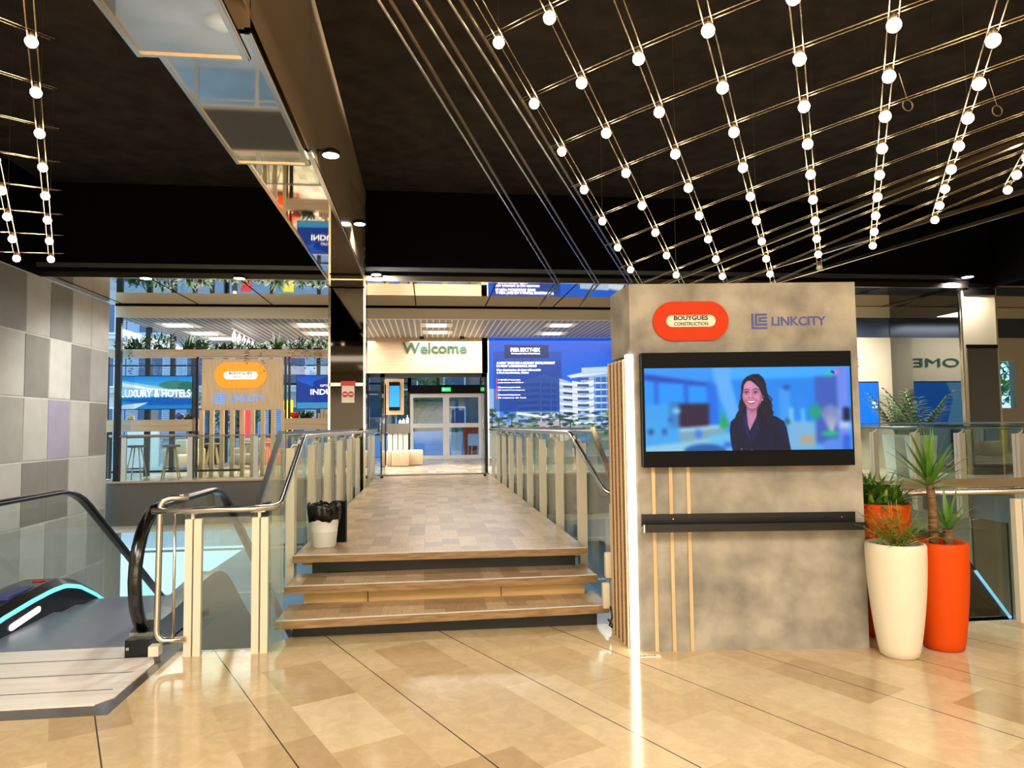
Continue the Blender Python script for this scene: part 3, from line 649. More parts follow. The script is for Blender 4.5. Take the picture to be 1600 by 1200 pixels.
def skirt(xa, xb, zt, name, m, y0=5.5, y1=13, zb=-.75, bump=0):
    b = MB(); top = []; 
    for y in np.linspace(y0, y1, 44):
        top.append((y, path_z(y)+zt+bump*math.exp(-((y-7.0)/.7)**2)-max(0, (5.75-y))*.3))
    bot = [(y, z-zt+zb) for y, z in reversed(top)]
    b.yz(top+bot, xa, xb); return b.build(name, m, ES)
sk = skirt(-2.2, -2.03, .2, 'right_skirt', 'escal_steel', 5.6, bump=.09)
b = MB(); b.box(-2.19, -2.02, 5.5, 5.72, -.1, .13); b.mi(1).box(-2.18, -2.16, 5.495, 5.5, .06, .08); b.build('newel_base', ['escal_dark', 'chrome'], ES)
b = MB(); b.box(-2.135, -2.12, 6.2, 6.9, -.6, .1); 
# left skirt is a tall dark housing with light strips
prof = []
HZP = [(4.9, .0), (5.2, .07), (5.7, .14), (6.17, .214), (6.58, .25), (6.9, .266), (7.15, .258), (7.42, .19), (7.77, .03), (8.1, -.155), (12.6, -3.0)]
def hz(y): return float(np.interp(y, *zip(*HZP)))
ysn = np.linspace(5.0, 12.5, 90)
b = MB(); b.yz([(y, hz(y)+.02) for y in ysn]+[(y, path_z(y)-.7) for y in reversed(ysn)], -3.72, -3.44)
b.build('left_housing', 'escal_dark', ES)
b = MB(); vs = []
for y in ysn: vs += [(-3.44, y, hz(y)+.02), (-3.38, y, hz(y)-.03), (-3.38, y, path_z(y)-.6)]
b.add(vs, [(3*i+k, 3*i+k+1, 3*i+k+4, 3*i+k+3) for i in range(len(ysn)-1) for k in (0, 1)]).build('inner_skirt', 'escal_dark', ES)
b = MB(); vs = []
yy = [y for y in ysn if y > 5.9]
for y in yy: vs += [(-3.378, y, hz(y)-.032), (-3.374, y, hz(y)-.072)]
b.add(vs, [(2*i, 2*i+1, 2*i+3, 2*i+2) for i in range(len(yy)-1)]).build('cyan_light_strip', 'cyan', ES)
b = MB(); b.xz([(0, 0)], 0, 0) if False else None
pts = []
for k in range(13): a = math.radians(90+180*k/12); pts.append((6.28+.026*math.cos(a), .06+.026*math.sin(a)))
for k in range(13): a = math.radians(-90+180*k/12); pts.append((6.68+.026*math.cos(a), .105+.026*math.sin(a)))
b.yz(pts, -3.381, -3.37); b.build('lamp_slot', 'whitelight', ES)
for y, m in ((6.2, 'red'), (7.0, 'red')):
    b = MB(); b.lathe([(.05, 0), (.055, .008), (.04, .014)], (-3.54, y, hz(y)+.02), 16); b.build('push_button', m, ES)
b = MB(); b.box(-3.62, -3.47, 6.4, 6.8, hz(6.6)+.0, hz(6.6)+.032); b.build('pictogram_label', 'indigo', ES)
b = MB(); b.box(-3.38, -2.03, 5.8, 6.95, -.05, .012); b.build('comb_plate', 'comb', ES)
b = MB()
for k in range(16):
    y0_ = 6.95+.4*k; z = path_z(y0_+.1); b.box(-3.38, -2.2, y0_, y0_+.4, z-.3, z-.02)
b.build('steps', 'comb', ES)
b = MB(); b.prism([(-5.2, 4.60), (-2.0, 4.62), (-1.93, 4.72), (-1.93, 5.35), (-2.1, 5.78), (-5.2, 5.78)], -.1, .008); b.mi(1)
for k in range(3): b.box(-5.1, -2.0, 4.85+.32*k, 4.856+.32*k, .008, .010)
b.build('landing_plate', ['plate', 'ink'], ES)
b = MB(); b.prism([(XL, 4.45), (-1.86, 4.45), (-1.86, 5.62), (-1.9, 6.2), (-2.13, 6.2), (-2.13, 5.6), (-2.0, 5.35), (-2.0, 4.6), (XL, 4.6)], -.3, .002); struct('trim_7', b, 'dark_stone')
b = MB(); b.box(XL, -3.72, 4.6, 5.9, -.3, 0.0); struct('floor', b, 'dark_stone')
# dark escalator far below on the right
E2 = empty('escalator', (8, 12, -4.2), 0, 'dark lower escalator with a thin blue light line, far right below the gallery', 'escalator')
a_, c_ = at(1515, 880, 8.0), at(1590, 980, 8.0)
d_ = (c_-a_); a_ += d_*.12; c_ -= d_*.15
b = MB(); b.xz([(a_.x, a_.z+.05), (c_.x, c_.z+.05), (c_.x, -4.1), (a_.x-1.2, -4.1), (a_.x-1.2, a_.z+.6), (a_.x-.3, a_.z+.45)], 8.02, 9.2); b.build('housing', 'escal_dark', E2)
b = MB(); b.tube([tuple(a_), tuple(c_)], .018, 6); b.build('blue_light_line', 'bluelight', E2)
# ================================================================== CONCRETE KIOSK WITH THE SCREEN
KR = math.atan2(-.19, 1.67)
K = empty('display_kiosk', (1.5, 5.09, 0), KR, 'tall grey concrete-look display kiosk with a lit left edge and oak slats', 'kiosk')
KW, KH = 1.70, 2.70
b = MB(); b.prism([(.018, 0), (KW, 0), (KW, .48), (-.03, .48), (.018, .05)], 0, 2.17)
b.prism([(0, 0), (KW, 0), (KW, .48), (-.07, .48)], 2.17, KH); b.build('body', 'concrete', K, local=True)
b = MB(); b.prism([(-.040, .055), (.0, .05), (-.03, .478), (-.098, .478)], 0, 2.13); b.build('slat_gap_shade', 'trunk', K, local=True)  # dark fill just inside the slat faces, painting the shade of the gaps
b = MB(); b.box(-.036, .018, -.008, .04, 0.0, 2.17); b.build('led_strip', 'led', K, local=True, label='glowing white vertical light strip')
for k in range(5):
    y = .06+.095*k; x = -.03-.013*k
    b = MB(); b.box(x-.020, x+.05, y, y+.052, 0, 2.14); b.build('slat', 'wood_light', K, local=True)
for x in (.135, .262, .392):
    b = MB(); b.box(x, x+.026, -.014, 0, 0, 1.5); b.build('oak_strip', 'wood_light', K, local=True)
# logos painted on the kiosk
def stadium(b, cx, cz, w_, h_, y0, y1, n=16):
    r = h_/2; pts = []
    for k in range(n+1): a = math.radians(-90+180*k/n); pts.append((cx+w_/2-r+r*math.cos(a), cz+r*math.sin(a)))
    for k in range(n+1): a = math.radians(90+180*k/n); pts.append((cx-w_/2+r+r*math.cos(a), cz+r*math.sin(a)))
    return b.xz(pts, y0, y1)
def company_sign(parent, cx, cz, w_, y, m_o, m_w, m_t1, m_t2):
    h_ = w_*.52
    b = MB(); stadium(b, cx, cz, w_, h_, y-.02, y); o = b.build('oval_sign', m_o, parent, local=True)
    b = MB(); stadium(b, cx, cz, w_*.65, w_*.155, y-.022, y-.019); b.build('white_field', m_w, o, local=True)
    text('lettering', 'BOUYGUES', m_t1, o, cx, y-.022, cz+.006*w_/.56, w_*.45, w_*.062, .003, .03)
    text('lettering', 'CONSTRUCTION', m_t2, o, cx, y-.022, cz-w_*.062, w_*.45, w_*.048, .003, .015)
    return o
company_sign(K, .455, 2.415, .565, 0, 'orange_sign', 'white_plastic', 'ink', 'ink_green')
def emblem(parent, x, z, s, y, m):
    b = MB(); t_ = .11*s; T = .006
    def l_(x0, z0, x1, z1): b.box(x+x0*s, x+x1*s, y-T, y, z+z0*s, z+z1*s)
    l_(0, 0, .12, 1); l_(.12, 0, 1, .12)
    l_(.23, .23, .35, 1); l_(.35, .23, 1, .35); l_(.35, .88, 1, 1)
    l_(.47, .46, .59, .77); l_(.59, .46, 1, .56); l_(.59, .67, 1, .77)
    b.build('emblem', m, parent, local=True)
emblem(K, .915, 2.352, .115, 0, 'indigo')
text('lettering', 'LINKCITY', 'indigo', K, 1.268, 0, 2.375, .405, .068, .004, .018, label='indigo capitals')
# shelf bar
SH = empty('document_shelf', (1.5, 5.09, 0), KR, 'long narrow black metal shelf across the front of the concrete kiosk', 'shelf')
b = MB(); b.box(.055, 1.625, -.02, 0, .905, .99); b.box(.055, 1.66, -.13, -.02, .875, .885); b.box(.055, 1.66, -.135, -.125, .875, .93); b.build('bar', 'blk_metal', SH, local=True)
b = MB(); b.box(.05, .056, -.135, -.11, .875, .93); b.build('end_cap', 'chrome', SH, local=True)
for x in (.28, 1.52):
    b = MB(); b.box(x, x+.008, -.023, -.02, .95, .958); b.build('screw', 'chrome', SH, local=True)
# the big screen
TVX0, TVX1, TVZ0, TVZ1 = .065, 1.605, 1.335, 2.172
TV = empty('wall_screen', (1.5, 5.09, 0), KR, 'large black-framed screen on the kiosk showing a smiling woman in a dark blazer', 'screen')
b = MB(); b.box(TVX0, TVX1, -.09, -.0, TVZ0, TVZ1); b.build('frame', 'black', TV, local=True)
cv = Canvas(396, 170, (30, 140, 240)); S_ = 1.2
def q(x, y): return ((x-1004)*S_+.5, (y-576.5)*S_*1.03)   # laid out from where things stand on the screen
def Q(*a): return [q(*p) for p in a]
cv.vgrad(0, 40, (40, 150, 255), (30, 140, 250)); cv.vgrad(40, 170, (20, 130, 245), (70, 170, 240))
cv.poly(Q((1004, 586), (1112, 603), (1112, 614), (1004, 596)), (20, 70, 180)); cv.poly(Q((1004, 576), (1110, 576), (1120, 603), (1004, 586)), (45, 150, 250))
for x0, x1 in ((1004, 1019), (1027, 1066), (1072, 1103)): cv.poly(Q((x0, 598+(x0-1004)*.1), (x1, 600+(x0-1004)*.1), (x1, 642), (x0, 642)), (20, 150, 255))
for x in (1019, 1067, 1104): cv.poly(Q((x, 598), (x+6, 599), (x+6, 640), (x, 640)), (15, 95, 215))
cv.poly(Q((1104, 600), (1118, 606), (1122, 672), (1108, 672)), (10, 110, 235))
cv.poly(Q((1112, 577), (1142, 577), (1148, 612), (1156, 648), (1140, 672), (1124, 630)), (95, 175, 250))
cv.poly(Q((1142, 577), (1330, 577), (1330, 596), (1142, 597)), (60, 170, 255)); cv.poly(Q((1142, 597), (1275, 594), (1275, 665), (1156, 660)), (25, 135, 240))
cv.rect(*q(1042, 636), *q(1106, 675), (40, 26, 60)); cv.rect(*q(1042, 635), *q(1060, 648), (24, 40, 90))
cv.rect(*q(1004, 636), *q(1058, 705), (60, 165, 240), .75); cv.ell(*q(1054, 648), 8, 6, (120, 200, 250)); cv.ell(*q(1012, 682), 5, 6, (15, 60, 120)); cv.ell(*q(1034, 682), 5, 7, (25, 90, 160)); cv.ell(*q(1043, 662), 3, 5, (15, 70, 160))
cv.poly(Q((1058, 676), (1106, 674), (1130, 672), (1132, 700), (1058, 705)), (120, 165, 190)); cv.poly(Q((1058, 676), (1128, 671), (1128, 676), (1058, 682)), (170, 215, 240))
cv.ell(*q(1088, 686), 7, 10, (60, 130, 220)); cv.poly(Q((1105, 690), (1150, 684), (1150, 715), (1105, 715)), (100, 190, 240)); cv.rect(*q(1128, 700), *q(1145, 709), (40, 110, 220))
cv.poly(Q((1004, 706), (1060, 700), (1105, 694), (1105, 715), (1004, 715)), (140, 200, 230)); cv.ell(*q(1098, 714), 40, 14, (20, 90, 170))
cv.poly(Q((1128, 648), (1136, 675), (1122, 678)), (20, 170, 60)); 
cv.rect(*q(1218, 612), *q(1236, 668), (70, 160, 245), .8); cv.ell(*q(1231, 611), 7, 5, (20, 80, 170)); cv.rect(*q(1246, 628), *q(1256, 665), (40, 140, 240), .7); cv.rect(*q(1235, 644), *q(1240, 668), (140, 215, 255)); cv.rect(*q(1254, 646), *q(1258, 668), (140, 215, 255))
cv.rect(*q(1230, 668), *q(1275, 713), (120, 180, 225)); cv.rect(*q(1250, 690), *q(1274, 706), (170, 165, 150)); cv.ell(*q(1231, 667), 5, 6, (20, 90, 110))
cv.poly(Q((1276, 593), (1312, 592), (1312, 705), (1276, 704)), (60, 95, 190)); cv.rect(*q(1312, 577), *q(1330, 715), (110, 140, 240)); cv.rect(*q(1320, 645), *q(1331, 668), (14, 20, 60)); cv.rect(*q(1312, 668), *q(1331, 680), (170, 200, 240))
for k in range(7): cv.line(Q((1301, 688), (1284+k*5.4, 640+abs(k-3)*3)), 3.5, (180, 185, 200), .8)
cv.ell(*q(1276, 652), 12, 16, (20, 160, 130), .9); cv.ell(*q(1298, 688), 17, 6, (30, 190, 130), .9); cv.ell(*q(1304, 708), 22, 14, (80, 140, 240)); cv.rect(*q(1318, 690), *q(1331, 715), (20, 80, 220), .7)
cv.ell(*q(1300, 589), 10, 5, (40, 200, 190)); cv.blur(4); cv.blur(2)
cv.ell(*q(1306, 586), 4.5, 3, (40, 60, 200), 1, 1, .7); cv.ell(*q(1312, 586), 4.5, 3, (250, 110, 150), 1, 1, -.9)
HAIR = (16, 14, 40); SK = (206, 134, 166); SK2 = (168, 92, 130); JK = (8, 18, 56)
# long wavy hair behind the shoulders
cv.poly(Q((1160, 612), (1157, 624), (1158, 634), (1153, 641), (1155, 648), (1149, 655), (1147, 663), (1153, 664), (1166, 655), (1168, 630)), HAIR, 1, 1.5)
cv.poly(Q((1190, 600), (1198, 612), (1201, 625), (1205, 636), (1204, 645), (1209, 652), (1206, 662), (1203, 671), (1196, 677), (1188, 676), (1183, 664), (1184, 640), (1188, 620)), HAIR, 1, 1.5)
for k in range(6):
    cv.line(Q((1159-(k % 3)*1.5, 628+k*2), (1155+(k % 2)*3, 637+k*2), (1158-(k % 3)*2, 645+k*2), (1151+(k % 2)*3, 653+k*1.5)), 1.8, HAIR, 1, .9)
    cv.line(Q((1200+(k % 3), 622+k*5), (1207-(k % 2)*2, 630+k*5), (1203+(k % 3)*1.5, 638+k*5)), 2.0, HAIR, 1, .9)
# jacket
cv.poly(Q((1164, 651), (1156, 656), (1146, 661), (1140, 667), (1138, 680), (1139, 697), (1142, 716), (1235, 716), (1232, 697), (1229, 678), (1225, 667), (1215, 660), (1200, 654), (1188, 648)), JK, 1, 1)
# neck and chest
cv.poly(Q((1166, 638), (1184, 638), (1185, 650), (1179, 664), (1174, 674), (1170, 682), (1167, 672), (1166, 656)), (190, 122, 160), 1, 1)
cv.poly(Q((1166, 640), (1184, 638), (1184, 646), (1175, 651), (1167, 646)), (140, 78, 120), .8, 2)
cv.poly(Q((1168, 656), (1180, 656), (1174, 668), (1170, 676)), (208, 142, 178), .6, 2)
# lapels
cv.poly(Q((1165, 650), (1159, 660), (1160, 676), (1166, 690), (1173, 702), (1168, 682), (1166, 662)), (20, 36, 86), 1, 1)
cv.poly(Q((1186, 649), (1193, 664), (1187, 678), (1173, 702), (1170, 690), (1180, 664)), (16, 28, 74), 1, 1)
cv.line(Q((1168, 682), (1174, 702), (1177, 716)), 1.2, (3, 6, 26)); cv.line(Q((1160, 662), (1158, 672), (1162, 676)), 1, (5, 9, 34)); cv.line(Q((1193, 664), (1196, 673), (1190, 676)), 1, (5, 9, 34))
cv.line(Q((1149, 672), (1151, 700), (1152, 716)), 1.6, (5, 9, 34), .8, 1.2); cv.line(Q((1212, 676), (1209, 700), (1210, 716)), 1.8, (4, 8, 32), .9, 1.2); cv.poly(Q((1216, 664), (1226, 672), (1230, 700), (1224, 700), (1220, 676)), (20, 36, 90), .5, 3)
cv.ell(*q(1156, 712), 1.5, 2, (120, 90, 140)); cv.ell(*q(1172.5, 714), 1.4, 1.4, (110, 110, 150))
# hair in front of the right shoulder
cv.poly(Q((1187, 632), (1196, 640), (1200, 652), (1199, 664), (1193, 676), (1187, 678), (1183, 668), (1182, 650)), HAIR, 1, 1.5)
cv.poly(Q((1160, 640), (1165, 648), (1163, 656), (1155, 662), (1148, 664), (1152, 652)), HAIR, 1, 1.5)
# skull
cv.poly(Q((1159, 622), (1158, 610), (1161, 599), (1168, 592), (1177, 588), (1187, 588), (1194, 594), (1198, 604), (1199, 618), (1196, 632), (1188, 640), (1176, 620)), HAIR, 1, 1.2)
# face
cv.poly(Q((1161, 618), (1161.5, 609), (1164, 602), (1169, 598.5), (1174, 599), (1181, 604), (1188, 611), (1191.5, 619), (1191.5, 629), (1188.5, 637), (1183, 643), (1176, 646), (1170, 644.5), (1164, 638.5), (1160.5, 630), (1159.8, 623)), SK, 1, 1.1)
cv.ell(*q(1192.5, 625), 2.4, 4.6, (160, 90, 126)); cv.ell(*q(1191.8, 631), 1.3, 1.6, (235, 235, 250))
cv.ell(*q(1171, 607), 9, 6, (226, 156, 190), .7, 4); cv.ell(*q(1164.5, 627), 4, 4.5, (226, 148, 180), .7, 3); cv.ell(*q(1183.5, 627.5), 5, 4.5, (222, 144, 176), .7, 3); cv.ell(*q(1174, 642), 5, 2.5, (214, 142, 172), .6, 2)
cv.poly(Q((1187, 611), (1192, 620), (1192, 630), (1187, 640), (1182, 643.5), (1187, 632), (1188.5, 620)), (140, 76, 114), .6, 2.5)
cv.poly(Q((1160, 622), (1162, 634), (1167, 641), (1164, 632), (1162, 622)), (150, 84, 124), .45, 2)
for ex in (1166.8, 1181.2):
    cv.ell(*q(ex, 618), 5.2, 3.4, (150, 86, 124), .55, 2); cv.ell(*q(ex, 618.8), 4.0, 1.9, (214, 196, 222), 1, .7); cv.ell(*q(ex, 618.7), 2.1, 2.0, (26, 12, 30), 1, .7); cv.line(Q((ex-3.9, 618.6), (ex-1, 616.9), (ex+2, 616.9), (ex+4, 618.4)), 1.2, (24, 10, 32), 1, .7); cv.line(Q((ex-3, 620.9), (ex, 621.5), (ex+3, 620.8)), .8, (150, 84, 120), .7, 1); cv.ell(*q(ex+.5, 618.1), .5, .5, (230, 230, 245))
cv.line(Q((1161.8, 614.6), (1166, 612.8), (1171, 613.8)), 1.5, (52, 26, 52), .85, .9); cv.line(Q((1177, 613.8), (1181.5, 612.2), (1187, 614.2)), 1.5, (52, 26, 52), .85, .9)
cv.line(Q((1175.4, 616), (1176, 624)), 1.6, (158, 88, 122), .5, 1.4); cv.line(Q((1173.2, 614), (1173, 624)), 2, (232, 166, 196), .7, 1.2); cv.ell(*q(1173.4, 626), 4.6, 2.6, (204, 122, 152), 1, 1.5); cv.ell(*q(1173.2, 625), 2, 1.4, (236, 170, 196), .8, 1); cv.ell(*q(1170.8, 627.6), 1.3, .8, (96, 40, 66)); cv.ell(*q(1176, 627.6), 1.3, .8, (96, 40, 66))
cv.line(Q((1168, 627.5), (1165, 631), (1164, 634)), 1, (152, 84, 116), .7, 1.1); cv.line(Q((1179, 627.5), (1182.5, 631), (1183.6, 634)), 1, (152, 84, 116), .7, 1.1)
cv.poly(Q((1165.2, 631.4), (1169, 631.2), (1173.5, 631.8), (1178.5, 631.2), (1182.2, 631.2), (1180, 635.4), (1176.5, 637.8), (1172, 638), (1168, 636)), (160, 66, 100), 1, .8)
cv.poly(Q((1166.8, 632.2), (1173.5, 632.9), (1180.8, 632), (1178.4, 634.6), (1174, 635.8), (1169.5, 634.9)), (246, 240, 250), 1, .6); cv.line(Q((1169, 640), (1174, 640.8), (1179, 639.8)), .9, (150, 84, 120), .6, 1)
# hairline sweeping to the side
cv.poly(Q((1173, 596.5), (1182, 598), (1190, 604), (1195, 616), (1193, 628), (1190.5, 620), (1187, 611), (1180, 603.5)), HAIR, 1, 1); cv.poly(Q((1160, 612), (1162, 602), (1168, 596), (1174, 597), (1167, 600), (1163, 606), (1161.5, 613)), HAIR, 1, 1)
for k in range(9): cv.line(Q((1170+k*2.4, 591+k*.5), (1180+k*1.6, 596+k*1.3), (1187+k*1.1, 604+k*2)), .8, (46, 42, 84), .5, .9)
for k in range(26):
    rx = rnd.uniform(1186, 1203); ry = rnd.uniform(632, 668); cv.line(Q((rx, ry), (rx+rnd.uniform(-2.5, 2.5), ry+4), (rx+rnd.uniform(-2, 2), ry+8)), .9, (42, 42, 92) if k % 2 else (6, 6, 22), .6, .9)
for k in range(10): rx = rnd.uniform(1150, 1160); ry = rnd.uniform(632, 655); cv.line(Q((rx, ry), (rx+rnd.uniform(-2, 3), ry+4), (rx-1, ry+7)), .9, (42, 42, 92), .6, .9)
cv.noise(2)
picture('display', cv, TVX0+.018, TVX1-.012, 1.452, 2.058, -.0915, TV)
# paper on the floor
pz = onz(1012, 1025, 0)
b = MB(); b.box(-.09, .09, -.03, .03, 0, .002); o = b.build('floor_sticker', 'paper', None, origin=(0, 0, 0)); place(o, (pz.x, pz.y-.01, .001), KR+.02)
tag(o, 'small white printed sticker on the marble floor at the foot of the lit strip', 'sticker')
te = text('lettering', 'SERVICE', 'ink', None, 0, 0, -.008, .12, .022, .001); te.parent = o; te.rotation_euler = (math.radians(-90), 0, 0); te.location = (0, 0, .003)
# sockets and cables behind the kiosk
pb = empty('power_strip', (1.42, 5.75, 0), 0, 'white power sockets hanging on the post left of the kiosk', 'power strip')
for k, (z0, z1, x) in enumerate(((.40, .62, 1.44), (.16, .38, 1.415), (.0, .35, 1.50))):
    b = MB(); b.rbox(x-.03, x+.03, 5.60, 5.66, z0+.02, z1, .012); b.build('socket_box', 'post', pb)
b = MB(); b.tube([(1.44, 5.6, .2), (1.45, 5.58, .12), (1.43, 5.6, .05), (1.47, 5.59, .02), (1.42, 5.6, .1)], .008, 6); b.build('cable', 'rubber', pb)
b = MB(); b.box(1.475, 1.56, 5.58, 5.70, 0, 1.0); b.build('short_post', 'post', pb)
# ================================================================== HANGING LIGHT FRAMES
SCL = 1.1
def up_(P): return Vector((P[0]*SCL, P[1]*SCL, CAMH+(P[2])*SCL))
G0, GA, GB, GC, GD = [np.array(v) for v in ((.2066, 4.6529, 2.4574), (.3126, .6117, -.1203), (.239, -.4293, -.0736), (-.0023, -.0241, .0177), (.0027, .0045, 0))]
def grid(i, j): return up_(G0+j*GA+i*GB+i*j*GC+i*i*GD)
def proj(P):
    v = Vector(P)-Vector((0, 0, CAMH)); z = v.dot(FW); return 800+FPX*v.dot(RT)/z, 600-FPX*v.dot(UP)/z, z
def pair(b, p, q_, side, sep_=.028, r=.0048):
    for s in (-1, 1): b.tube([p+side*s*sep_, q_+side*s*sep_], r, 6)
def bulb(P, parent, lit=True):
    b = MB(); b.lathe([(.016, .075), (.02, .06), (.02, .034), (.012, .03)], tuple(P), 10); o = b.build('lamp_socket', 'socket', parent)
    b = MB(); b.sphere(tuple(P), .039, 12, 8); b.build('bulb', 'bulb' if lit else 'bulb_off', o, label=None if lit else 'unlit bulb')
LF = empty('light_frame', tuple(grid(4, 5)+Vector((0, 0, .15))), 0, 'large hanging grid of twin brass rods with glowing bulbs, upper right above the kiosk', 'light frame')
OFFZ = Vector((0, 0, .055))
for i in range(1, 9):
    j0 = -1.2 if i < 7 else 1; j1 = 10.15
    p, q_ = grid(i, j0)+OFFZ*.9, grid(i, j1)+OFFZ*.9; d = (q_-p).normalized(); side = d.cross(Vector((0, 0, 1))).normalized()
    b = MB(); n = 8
    for s in (-1, 1): b.tube([grid(i, j0+(j1-j0)*k/n)+OFFZ*.9+side*s*.026 for k in range(n+1)], .0048, 6)
    b.build('lamp_rail', 'brass', LF)
for j in range(0, 11):
    i0 = .7; i1 = 10.2 if j > 3 else 9
    b = MB(); n = 8; p, q_ = grid(i0, j), grid(i1, j); d = (q_-p).normalized(); side = d.cross(Vector((0, 0, 1))).normalized()
    for s in (-1, 1): b.tube([grid(i0+(i1-i0)*k/n, j)+OFFZ*1.35+side*s*.02 for k in range(n+1)], .0042, 6)
    b.build('cross_rod', 'brass', LF)
for i in range(1, 9):
    for j in range(0, 11):
        P = grid(i, j); x, y, z = proj(P)
        if -40 < y < 448 and x < 1625 and z > .5: bulb(P, LF, not (i == 5 and j == 10))
for (i, j) in ((1, 0), (1, 4), (2, 7), (3, 3), (4, 6), (5, 4), (5, 9), (6, 7), (7, 5), (7, 9)):
    p = grid(i, j)+OFFZ; b = MB(); b.tube([p, (p.x, p.y, 6.2)], .0022, 4); b.build('hanging_wire', 'socket', LF)
for (i, j) in ((6, 3.2), (7, 4.2)):
    p = grid(i+.12, j); b = MB(); b.tube([p+OFFZ, p+Vector((.05, 0, -.12))], .002, 4)
    b.tube([p+Vector((.05+.035*math.cos(a), 0, -.155+.035*math.sin(a))) for a in [k*math.pi/6 for k in range(12)]], .004, 6, close=True); b.build('hook_ring', 'socket', LF)
# flat profiles at the far lower border
for k, (e0, e1) in enumerate((((1035, 447), (1640, 208)), ((1120, 447), (1640, 290)), ((1200, 447), (1640, 318)))):
    a_ = onz(*e0, 4.05+.12*k); c_ = onz(*e1, 4.05+.12*k); d = (c_-a_).normalized(); sd = Vector((-d.y, d.x, 0))
    b = MB(); b.add([a_-sd*.02, a_+sd*.02, c_+sd*.02, c_-sd*.02, a_-sd*.02+Vector((0, 0, .05)), a_+sd*.02+Vector((0, 0, .05)), c_+sd*.02+Vector((0, 0, .05)), c_-sd*.02+Vector((0, 0, .05))],
          [(0, 3, 2, 1), (4, 5, 6, 7), (0, 1, 5, 4), (1, 2, 6, 5), (2, 3, 7, 6), (3, 0, 4, 7)]); b.build('border_profile', 'brass', LF)
LG = empty('light_frame', (-3.5, 7, 4.3), 0, 'hanging grid of twin rods and bulbs, upper left above the escalator', 'light frame')
dL_ = np.array([-.251, .541, -.065]); pA = np.array([-2.371, 4.438, 2.353]); pB4 = pA+4*dL_+np.array([-.135, -.40, -.09])
def gl(s, j): return up_(pA+j*dL_) if s == 0 else up_(pA+4*dL_+(j-4)*(dL_ if s > 0 else np.array([-.238, .553, -.065])) + np.array([-.135, -.40, -.09])*s*(-1) * (1 if s < 0 else 1))
def gl(s, j): return up_(pA+j*dL_+np.array([-.135, -.40, -.09])*s)
for s in (0, 1, 2):
    p, q_ = gl(s, -2)+OFFZ*.9, gl(s, 7.2)+OFFZ*.9; d = (q_-p).normalized(); side = d.cross(Vector((0, 0, 1))).normalized(); b = MB(); pair(b, p, q_, side, .026); b.build('lamp_rail', 'brass', LG)
    for j in range(8):
        P = gl(s, j); x, y, z = proj(P)
        if -20 < y < 460 and x > -20: bulb(P, LG)
for j in range(0, 8):
    p, q_ = gl(-.35, j)+OFFZ*1.35, gl(3, j)+OFFZ*1.35; d = (q_-p).normalized(); side = d.cross(Vector((0, 0, 1))).normalized(); b = MB(); pair(b, p, q_, side, .022, .0042); b.build('cross_rod', 'brass', LG)
for (s, j) in ((0, 2), (1, 5), (0, 6)):
    p = gl(s, j)+OFFZ; b = MB(); b.tube([p, (p.x, p.y, 6.2)], .0022, 4); b.build('hanging_wire', 'socket', LG)
# three plain twin rods running from above to the far soffit edge
names = ('leftmost of the three bare twin rods running up from the mirrored soffit', 'middle of the three bare twin rods running up from the mirrored soffit', 'rightmost of the three bare twin rods, beside the bulb grid')
for k, ((x0_, y0_), (x1_, y1_)) in enumerate((((600, 0), (873, 447)), ((655, 0), (935, 447)), ((710, 0), (985, 442)))):
    a_ = onz(x0_, y0_, 4.42); c_ = onz(x1_, y1_, 4.40); c_ = a_+(c_-a_)*min(1, (13.45-a_.y)/(c_.y-a_.y)); d = (c_-a_).normalized(); a_ = a_-d*2.5
    t = empty('ceiling_rod', tuple(c_), 0, names[k], 'rod', 'bare twin ceiling rods'); sd = d.cross(Vector((0, 0, 1))).normalized()
    b = MB(); b.tube([a_-sd*.035, c_-sd*.035], .012, 6); b.build('rod', 'chrome', t); b = MB(); b.tube([a_+sd*.03+Vector((0, 0, .02)), c_+sd*.03+Vector((0, 0, .02))], .016, 6); b.build('rod', 'socket', t)
    e_ = at(x1_-32, y1_+33, YF-.05); b = MB(); b.tube([c_, e_], .018, 6); b.build('end_leg', 'cap', t)
# ================================================================== FLOODLIGHTS ON THE BEAM
def flood(P, label, size=.1, power=30, aim=(.3, .3, -1), arm=True):
    t = empty('floodlight', tuple(P), 0, label, 'floodlight')
    b = MB(); b.lathe([(size*.6, .05), (size, .02), (size, -.012), (size*.9, -.014)], tuple(P), 20); b.build('housing', 'blk_metal', t)
    b = MB(); b.lathe([(size*.86, -.014), (size*.84, -.018), (.001, -.02)], tuple(P), 20, cap=False); b.build('lens', 'spot', t)
    if arm:
        b = MB(); b.tube([P+Vector((-size*2.2, 0, .03)), P+Vector((0, 0, .04))], .012, 6); b.box(P.x-size*2.6, P.x-size*2.1, P.y-.03, P.y+.03, P.z-.06, P.z+.2); b.build('bracket', 'blk_metal', t)
    l = bpy.data.lights.new('floodlight_beam', 'SPOT'); l.energy = power; l.spot_size = math.radians(150); l.spot_blend = .6; l.color = (1, .97, .88); l.shadow_soft_size = size*.6
    lo = bpy.data.objects.new('floodlight_beam', l); COL.objects.link(lo); lo.parent = t; lo.location = (0, 0, -.05); lo.rotation_euler = Vector(aim).to_track_quat('-Z', 'Y').to_euler()
    return t
flood(atx(517, 241, -1.02), 'nearest and largest lit round floodlight on the side of the beige ceiling beam', .1, 240)
flood(atx(562, 349, -1.05), 'middle lit round floodlight on the side of the beige ceiling beam', .1, 240)
flood(atx(588, 428, -.95), 'farthest small lit floodlight at the foot of the beige ceiling beam', .1, 160)
flood(at(228, 434, 13.3), 'lit lamp under the coffer edge above the left screen', .11, 260, (0, .4, -1), False)
